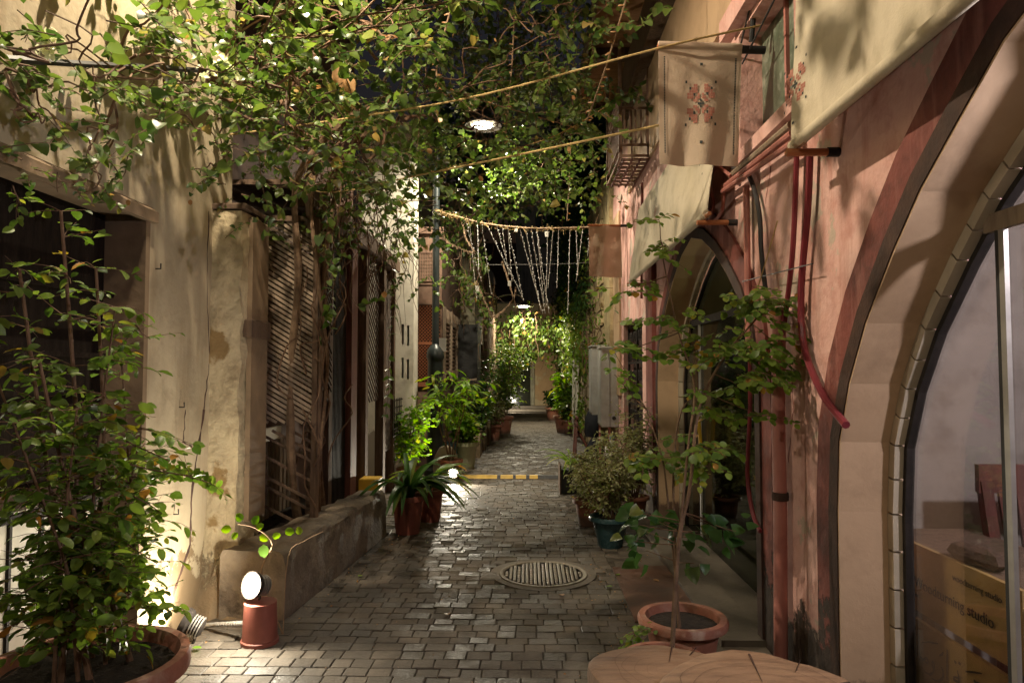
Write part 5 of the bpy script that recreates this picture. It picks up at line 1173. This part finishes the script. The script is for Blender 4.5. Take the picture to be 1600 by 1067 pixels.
# generic shrub in pot
def shrub(name, c, pr, ph, H, Wd, label, leafm, T, size, nst=7, nspr=7, pm='terra', group=None, limit=120, bias=(0, 0), lo=.15, spr=.3, minpx=10, **kw):
    t = potted(name, c, pr, ph, label, m=pm, group=group, **kw) if pr else thing(name, c, label, 'plant', group)
    lv = []; st = MB(); c = Vector(c)
    for k in range(nst):
        az = 6.283*k/nst+rnd.uniform(-.4, .4); rr_ = Wd*rnd.uniform(.2, 1)*.5; a = c+Vector((math.cos(az)*.03, math.sin(az)*.03, max(ph-.04, 0)))
        b = c+Vector((math.cos(az)*rr_+bias[0], math.sin(az)*rr_+bias[1], ph+H*rnd.uniform(.6, 1)))
        P = branch(a, b, .009, .003, st, wob=.04, k=6, n=5, sag=-.03); n = len(P)
        for i in range(int(n*lo)+1, n):
            for j in range(nspr//3+(rnd.random() < (nspr % 3)/3)):
                az2 = rnd.uniform(0, 6.28); d = Vector((math.cos(az2), math.sin(az2), rnd.uniform(-.2, .8))); spray(P[i], d, spr*rnd.uniform(.4, 1), size, lv, st, r=.002, droop=rnd.uniform(.1, .7), bare=.05)
    lv = [l for l in lv if l[0].z > .03]
    foliage(lv, T, leafm, t, limit, minpx); st.build('stems', 'twig', t, kind='stuff', fix=False); return t
# lamp post plants (left)
shrub('potted_shrub', (-1.58, 9.1, 0), .15, .28, .95, .75, 'loose yellow-green shrub left of the lamp post foot', 'leafbright', T_ROUND, .07, 8, 7, spr=.26, limit=100)
t = shrub('potted_tree', (-1.12, 9.9, 0), .16, .28, 1.35, .9, 'slender tree with drooping bright feathery leaves beside the lamp post', 'leafbright', T_LANCE, .16, 7, 5, lo=.62, spr=.45, limit=150)
shrub('potted_shrub', (-1.0, 11.0, 0), .19, .42, .5, .7, 'bright shrub in a pale green glazed pot on the left', 'leafbright', T_ROUND, .08, 7, 7, pm='greenpot', spr=.25, limit=60)
tag(MB().lathe([(.13, 0), (.17, .02), (.19, .42), (.17, .42), (.12, .05)], (-1.30, 10.9, 0), 18).build('blue_tub', 'bluebin', smooth=True), 'blue plastic tub behind the floodlight, left of the green pot', 'tub')
tag(MB().lathe([(.20, 0), (.20, .1), (.17, .3), (.1, .42), (0, .46)], (-1.22, 10.2, 0), 18, sy=.7).build('stone_bollard', 'white', smooth=True), 'rounded white stone beside the floodlight', 'stone')
for i in range(3):
    x, y_ = -.98+.02*i, 12.6+i*1.1
    tag(MB().box(x-.22, x+.12, y_-.3, y_+.35, 0, .42+.03*i, .015).build('planter_box', 'rough_plaster'), ['nearest', 'middle', 'farthest'][i]+' plain earthen planter box in the row on the left', 'planter', 'earthen planter boxes on the left')
    shrub('box_plant', (x-.05, y_, 0), 0, .42+.03*i, [1.1, .7, .5][i], .6, ['tall dark shrub in the nearest earthen box', 'green shrub in the middle earthen box', 'low grassy tuft in the farthest earthen box'][i], ['leafdark', 'leafbush', 'leafpale'][i], T_SMALL, .10, 8, 6, limit=0, group='plants in the earthen boxes')
shrub('potted_shrub', (-1.15, 14.2, 0), 0, .3, 1.6, 1.0, 'tall dark green shrub rising behind the earthen boxes', 'leafdark', T_SMALL, .10, 12, 8, limit=0, spr=.35)
shrub('potted_tree', (-.62, 17.2, 0), .24, .42, 1.75, 1.15, 'rounded glossy-leaved tree in the far left terracotta pot', 'leafbush', T_SMALL, .10, 14, 9, limit=0, spr=.4)
shrub('potted_shrub', (-.78, 15.4, 0), .18, .36, .5, .4, 'small plant in a terracotta pot before the round tree', 'leafpale', T_SMALL, .09, 6, 5, limit=0)
# right far pots
def gp(px, py): return atz(px, py)
for (px, py, r_, h_, lab, H, mm, T, sz) in ((878, 675, .26, .42, 'wide terracotta pot with a spiky bright plant at the far right', 1.2, 'leafbright', T_NARROW, .26), (897, 677, .19, .34, 'smaller terracotta pot right beside the wide one', .4, 'leafbush', T_SMALL, .12), (862, 657, .25, .42, 'terracotta pot nearest the end wall on the right', .6, 'leafdark', T_SMALL, .14)):
    c = gp(px, py); c.x = min(c.x+.06, 1.05); shrub('potted_plant', (c.x, c.y, 0), r_, h_, H, .5, spr=.22, label= lab, leafm=mm, T=T, size=sz, nst=8, nspr=7, limit=0, group='terracotta pots at the far right')
# right side middle shrubs
blue = shrub('potted_shrub', (.73, 6.15, 0), .17, .27, .62, .75, 'fine-leaved variegated shrub in a round blue-green glazed pot', 'leafpale', T_OVAL, .042, 12, 10, pm='glaze', spr=.2, limit=120, taper=.62, bias=(-.05, 0))
shrub('potted_shrub', (.62, 7.0, 0), .15, .26, .55, .6, 'yellowish shrub in a terracotta pot just behind the blue pot', 'leafpale', T_OVAL, .045, 10, 8, spr=.2, limit=60)
shrub('potted_shrub', (1.12, 7.3, 0), .14, .24, .95, .75, 'pale variegated shrub against the red pilaster', 'leafpale', T_OVAL, .05, 12, 9, spr=.24, limit=120)
dbx = thing('planter_box', (.55, 8.8, 0), 'dark square planter box with a spiky palm-like plant', 'planter')
MB().box(.42, .68, 8.75, 9.1, 0, .30, .01).build('box', 'black', dbx); MB().box(.40, .418, 8.7, 9.15, 0, .36).build('board', 'wood', dbx)
for k in range(26):
    az = rnd.uniform(0, 6.28); strap(Vector((.56, 8.9, .28)), Vector((math.cos(az), math.sin(az), 0)), rnd.uniform(.45, .65), .035, rnd.uniform(.3, .7), 'leafbush', dbx, lift=rnd.uniform(.5, 1.5))
# jug / bottle and bits by the boxes
bt2 = thing('water_bottle', (1.05, 8.6, 0), 'pale cloudy plastic bottle with blue cap behind the shrubs', 'bottle')
MB().lathe([(.10, 0), (.11, .03), (.11, .5), (.09, .6), (.03, .66), (.03, .70)], (1.05, 8.6, 0), 16).build('body', 'paper', bt2, smooth=True); MB().lathe([(.034, .70), (.034, .75), (0, .75)], (1.05, 8.6, 0), 12).build('cap', 'bluebin', bt2)
# chair with bags far right
fc = thing('folding_chair', (.95, 12.4, 0), 'small dark wooden folding chair leaning by the stone wall', 'chair')
for (a, b) in (((.82, 12.0, .02), (.88, 12.2, .75)), ((.82, 12.5, .02), (.88, 12.6, .75)), ((1.15, 12.0, .02), (.92, 12.2, .45)), ((1.15, 12.5, .02), (.92, 12.6, .45))): MB().bar(a, b, .03).build('leg', 'woodred', fc)
for z_ in (.42, .6, .72): MB().bar((.87, 12.1, z_), (.87, 12.6, z_), .03, .04).build('slat', 'woodred', fc)
def blob(c, r, h, m, name, label, cat, seed=1):
    rr = random.Random(seed); k = 7; return tag(MB().lathe([(r*(.75+.3*math.sin(math.pi*i/k))*(1-.7*(i/k)**3)+.001, h*i/k) for i in range(k+1)], c, 14, sy=.8, wob=.12).build(name, m, smooth=True), label, cat)
blob((1.12, 11.9, .42), .16, .5, 'fabric_dark', 'hanging_bag', 'black cloth bag hanging beside the farther meter box', 'bag'); blob((1.12, 11.6, .02), .17, .42, 'fabric_dark', 'hanging_bag', 'dark blue-black sack slumped on the ground under the meter boxes', 'bag', 3)
lp = thing('leaning_panel', (1.1, 15.6, 0), 'tall cream painted door panel leaning on the stone wall', 'panel')
MB().bar((1.05, 15.5, 0), (1.12, 15.5, 2.05), .06, .5, up=(0, 1, 0)).build('panel', 'white', lp); MB().bar((1.0, 15.45, .4), (1.03, 15.45, 1.8), .02, .3, up=(0, 1, 0)).build('inset', 'white', lp)
# near right pots and tall sapling
pa = potted('potted_sapling', (.80, 3.62, 0), .20, .285, 'wide terracotta pot with thick rim behind the stools', rim=.028, n=40)
pb2 = potted('potted_tree', (.62, 3.18, 0), .175, .25, 'tall thin leafy tree in the terracotta pot nearest the stools', rim=.02, n=36)
lv = []; st = MB(); lv2 = []
tr0 = Vector((.655, 3.2, .22))
def stemline(pts, r, parent):
    P = smoothpts(pts, 6); n = len(P); MB().tube(P, [r*(1-.65*i/n) for i in range(n)], 7).build('stem', 'vinebark', parent, smooth=True); return P
S1 = stemline([tr0, aty(1060, 850, 3.25), aty(1078, 760, 3.3), aty(1092, 640, 3.4), aty(1130, 560, 3.4), aty(1180, 500, 3.45)], .012, pb2)
S2 = stemline([aty(1060, 850, 3.25), aty(1075, 700, 3.3), aty(1085, 600, 3.4), aty(1060, 520, 3.5), aty(1035, 400, 3.6)], .007, pb2)
S3 = stemline([tr0+Vector((.1, .3, 0)), aty(1052, 760, 3.5), aty(1062, 650, 3.5), aty(1090, 600, 3.5), aty(1075, 500, 3.5)], .007, pa)
S4 = stemline([tr0+Vector((.12, .35, 0)), aty(1040, 750, 3.5), aty(1030, 700, 3.5), aty(1010, 640, 3.6)], .006, pa)
def pinnate(base, d, L, sz, out, st_, par=(0, 0, 1)):
    spray(base, d, L, sz, out, st_, pair=True, spacing=sz*.62, droop=.6, wander=.08, jit=.18, r=.002, up=par, bare=.15)
for (px, py, Y, n, rad) in ((1190, 480, 3.45, 13, .10), (1205, 530, 3.4, 12, .11), (1160, 555, 3.4, 10, .10), (1120, 540, 3.45, 8, .10), (1050, 490, 3.5, 6, .08), (1075, 545, 3.5, 6, .09), (1210, 590, 3.45, 5, .07), (1185, 470, 3.5, 5, .05), (985, 450, 3.6, 5, .07), (1040, 390, 3.6, 5, .05), (1030, 345, 3.6, 2, .03), (1105, 625, 3.45, 6, .08), (1055, 725, 3.5, 8, .10), (1110, 700, 3.4, 6, .08), (990, 545, 3.7, 5, .07), (960, 585, 3.7, 3, .05), (1010, 720, 3.5, 5, .07), (1190, 650, 3.4, 3, .05), (1150, 600, 3.4, 4, .07), (960, 550, 3.7, 3, .05)):
    c = aty(px, py, Y); s = min(S1+S2+S3+S4, key=lambda p: (p-c).length); branch(s, c, .004, .002, st, wob=.03, k=5, n=4)
    for k in range(int(n*1.5)):
        az = rnd.uniform(0, 6.28); pinnate(c+rv(rad*.5), Vector((math.cos(az), math.sin(az)*.8, rnd.uniform(-.2, .4))), rnd.uniform(.10, .2), rnd.uniform(.034, .05), lv, st, Vector((rnd.uniform(-.3, .3), -.6, 1)))
foliage(lv, T_ROUND, 'leafbush', pb2, 300)
for (px, py) in ((985, 845), (1000, 820), (1010, 830), (1030, 815), (1060, 818), (1090, 830), (1120, 825), (1135, 845), (1010, 860), (1085, 880), (1060, 840), (1100, 835), (1150, 830), (990, 800), (1105, 810), (1040, 850)):
    c = aty(px, py, 3.35); s = min(S1+S3, key=lambda p: (p-c).length); branch(s, c, .003, .0015, st, wob=.02, k=4, n=4)
    for k in range(4): lv2.append(lf(c+rv(.03), Vector((px-1060, 0, rnd.uniform(-60, 30)))/60+rv(.4), Vector((0, -.5, 1))+rv(.35), rnd.uniform(.045, .08)))
foliage(lv2, T_HEART, 'leafdark', pb2, 80)
st.build('twigs', 'twig', pb2, kind='stuff', fix=False)
lv3 = []; st3 = MB()
for k in range(9):
    b_ = Vector((.80, 3.62, .27))+Vector((-.17+rnd.uniform(-.03, .03), rnd.uniform(-.16, -.02), 0)); spray(b_, Vector((-1, -.5, .5)), .22, .032, lv3, st3, droop=1.6, r=.002)
foliage(lv3, T_ROUND, 'leafbush', pa, 80); st3.build('trailing_stems', 'twig', pa, kind='stuff', fix=False)
# ---- ivy masses
def ivy(name, label, fnpt, nrm, n, size, m, T, stemfn=None, group=None):
    t = thing(name, fnpt(), label, 'ivy', group); L = [lf(fnpt(), rv(.6)+Vector((0, 0, -.6)), Vector(nrm)+rv(.5), size*rnd.uniform(.5, 1.3)) for k in range(n)]
    leaf_bulk(L, T, 'foliage', m, t)
    if stemfn:
        st = MB()
        for k in range(stemfn[0]): a = fnpt(); branch(a, a+Vector((rnd.uniform(-.1, .1), rnd.uniform(-.5, .5), rnd.uniform(-1, 1))), .008, .003, st, n=4, k=5)
        st.build('stems', 'twig', t, kind='stuff', fix=False)
    return t
def clumped(px0, px1, py0, py1, X=None, Y=None, Yj=.5, nc=60, sg=14, dens=None, seed=1):
    r_ = random.Random(seed); cs = [(r_.uniform(px0, px1), r_.uniform(py0, py1)) for k in range(nc)]
    if dens: cs = [c for c in cs if r_.random() < dens(*c)]
    def f():
        a, b_ = rnd.choice(cs); a += rnd.gauss(0, sg*.7); b_ += rnd.gauss(0, sg)
        if X is not None:
            p = atx(max(a, 878), b_, X); p.x -= abs(rnd.gauss(0, .12)); return p
        return aty(a, b_, Y+rnd.uniform(-Yj, Yj))
    return f
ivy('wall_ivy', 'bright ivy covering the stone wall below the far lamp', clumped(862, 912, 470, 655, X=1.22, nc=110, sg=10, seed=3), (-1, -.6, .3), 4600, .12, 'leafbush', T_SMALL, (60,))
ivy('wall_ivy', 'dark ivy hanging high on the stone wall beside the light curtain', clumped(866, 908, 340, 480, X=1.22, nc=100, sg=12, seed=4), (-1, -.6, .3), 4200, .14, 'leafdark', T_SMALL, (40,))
ivy('wall_creeper', 'sparse creeper on the yellow stone wall near the meter boxes', clumped(905, 945, 380, 560, X=1.26, nc=34, sg=6, seed=5), (-1, -.6, .3), 700, .075, 'leafbush', T_SMALL, (50,))
ivy('ivy_bridge', 'leafy tangle bridging the alley in front of the end door', clumped(772, 905, 500, 560, Y=21, Yj=.8, nc=70, sg=9, seed=6), (0, -1, .6), 2000, .13, 'leafbush', T_SMALL, (130,))
ivy('ivy_bridge', 'brighter leaves directly under the far lamp', clumped(800, 880, 490, 530, Y=20.2, Yj=.5, nc=40, sg=8, seed=8), (0, -1, .6), 260, .14, 'leafbush', T_SMALL, (30,))
tt = ivy('dark_tree', 'dark tree crown behind the roofs under the night sky', clumped(868, 965, 200, 350, Y=26, Yj=2, nc=70, sg=18, seed=9), (0, -1, .6), 6500, .28, 'leafdark', T_SMALL, (40,))
MB().tube([(2.6, 28.2, 0), (2.5, 28.2, 4), (2.4, 28, 8)], [.25, .2, .12], 10).build('trunk', 'bark', tt, smooth=True)
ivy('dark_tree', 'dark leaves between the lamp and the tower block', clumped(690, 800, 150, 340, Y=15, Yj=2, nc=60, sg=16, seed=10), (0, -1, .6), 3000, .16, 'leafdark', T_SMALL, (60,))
ivy('wall_creeper', 'creeper hanging over the carved bay and pale house', clumped(690, 760, 340, 500, Y=12.5, Yj=.8, nc=26, sg=8, seed=11), (.5, -1, .4), 600, .10, 'leafbush', T_SMALL, (40,))
# grit and leaf crumbs swept into the joints and edges
lit = []
for k in range(900):
    y_ = rnd.uniform(2.6, 12)**1.0; e = rnd.random()
    x_ = (left_edge(y_)+abs(rnd.gauss(0, .12))) if e < .4 else ((right_edge(y_)-abs(rnd.gauss(0, .15))) if e < .8 else rnd.uniform(-1.3, .9))
    lit.append(lf((x_, y_, rnd.uniform(.004, .012)), (rnd.uniform(-1, 1), rnd.uniform(-1, 1), rnd.uniform(0, .3)), Vector((0, 0, 1))+rv(.3), rnd.uniform(.006, .022)))
leaf_bulk(lit, T_SMALL, 'leaf_litter', 'leafdry', paving)
# fallen leaves
for k, (px, py) in enumerate(((967, 898), (957, 916), (1090, 960), (300, 1012), (560, 900), (700, 960), (1020, 905), (880, 930))):
    p = atz(px, py, .018); o = MB(); l = lf(p, Vector((rnd.uniform(-1, 1), rnd.uniform(-1, 1), 0)), Vector((0, 0, 1)), .05); tv, tf = T_ROUND
    o.add([l[0]+(l[1]*v[0]+l[2]*v[1]+l[3]*v[2])*l[4] for v in tv], tf)
    tag(o.build('fallen_leaf', 'leafbright' if k < 5 else 'leafdry', fix=False), ['yellow fallen leaf on the rust-brown sheet', 'yellow fallen leaf beside the rust-brown sheet', 'fallen leaf by the shop threshold', 'green fallen leaf near the big left pot', 'fallen leaf on the bricks beside the planter', 'dry fallen leaf in the middle of the bricks', 'dry fallen leaf on the far part of the rust-brown sheet', 'dry fallen leaf near the manhole cover'][k], 'leaf', 'fallen leaves')
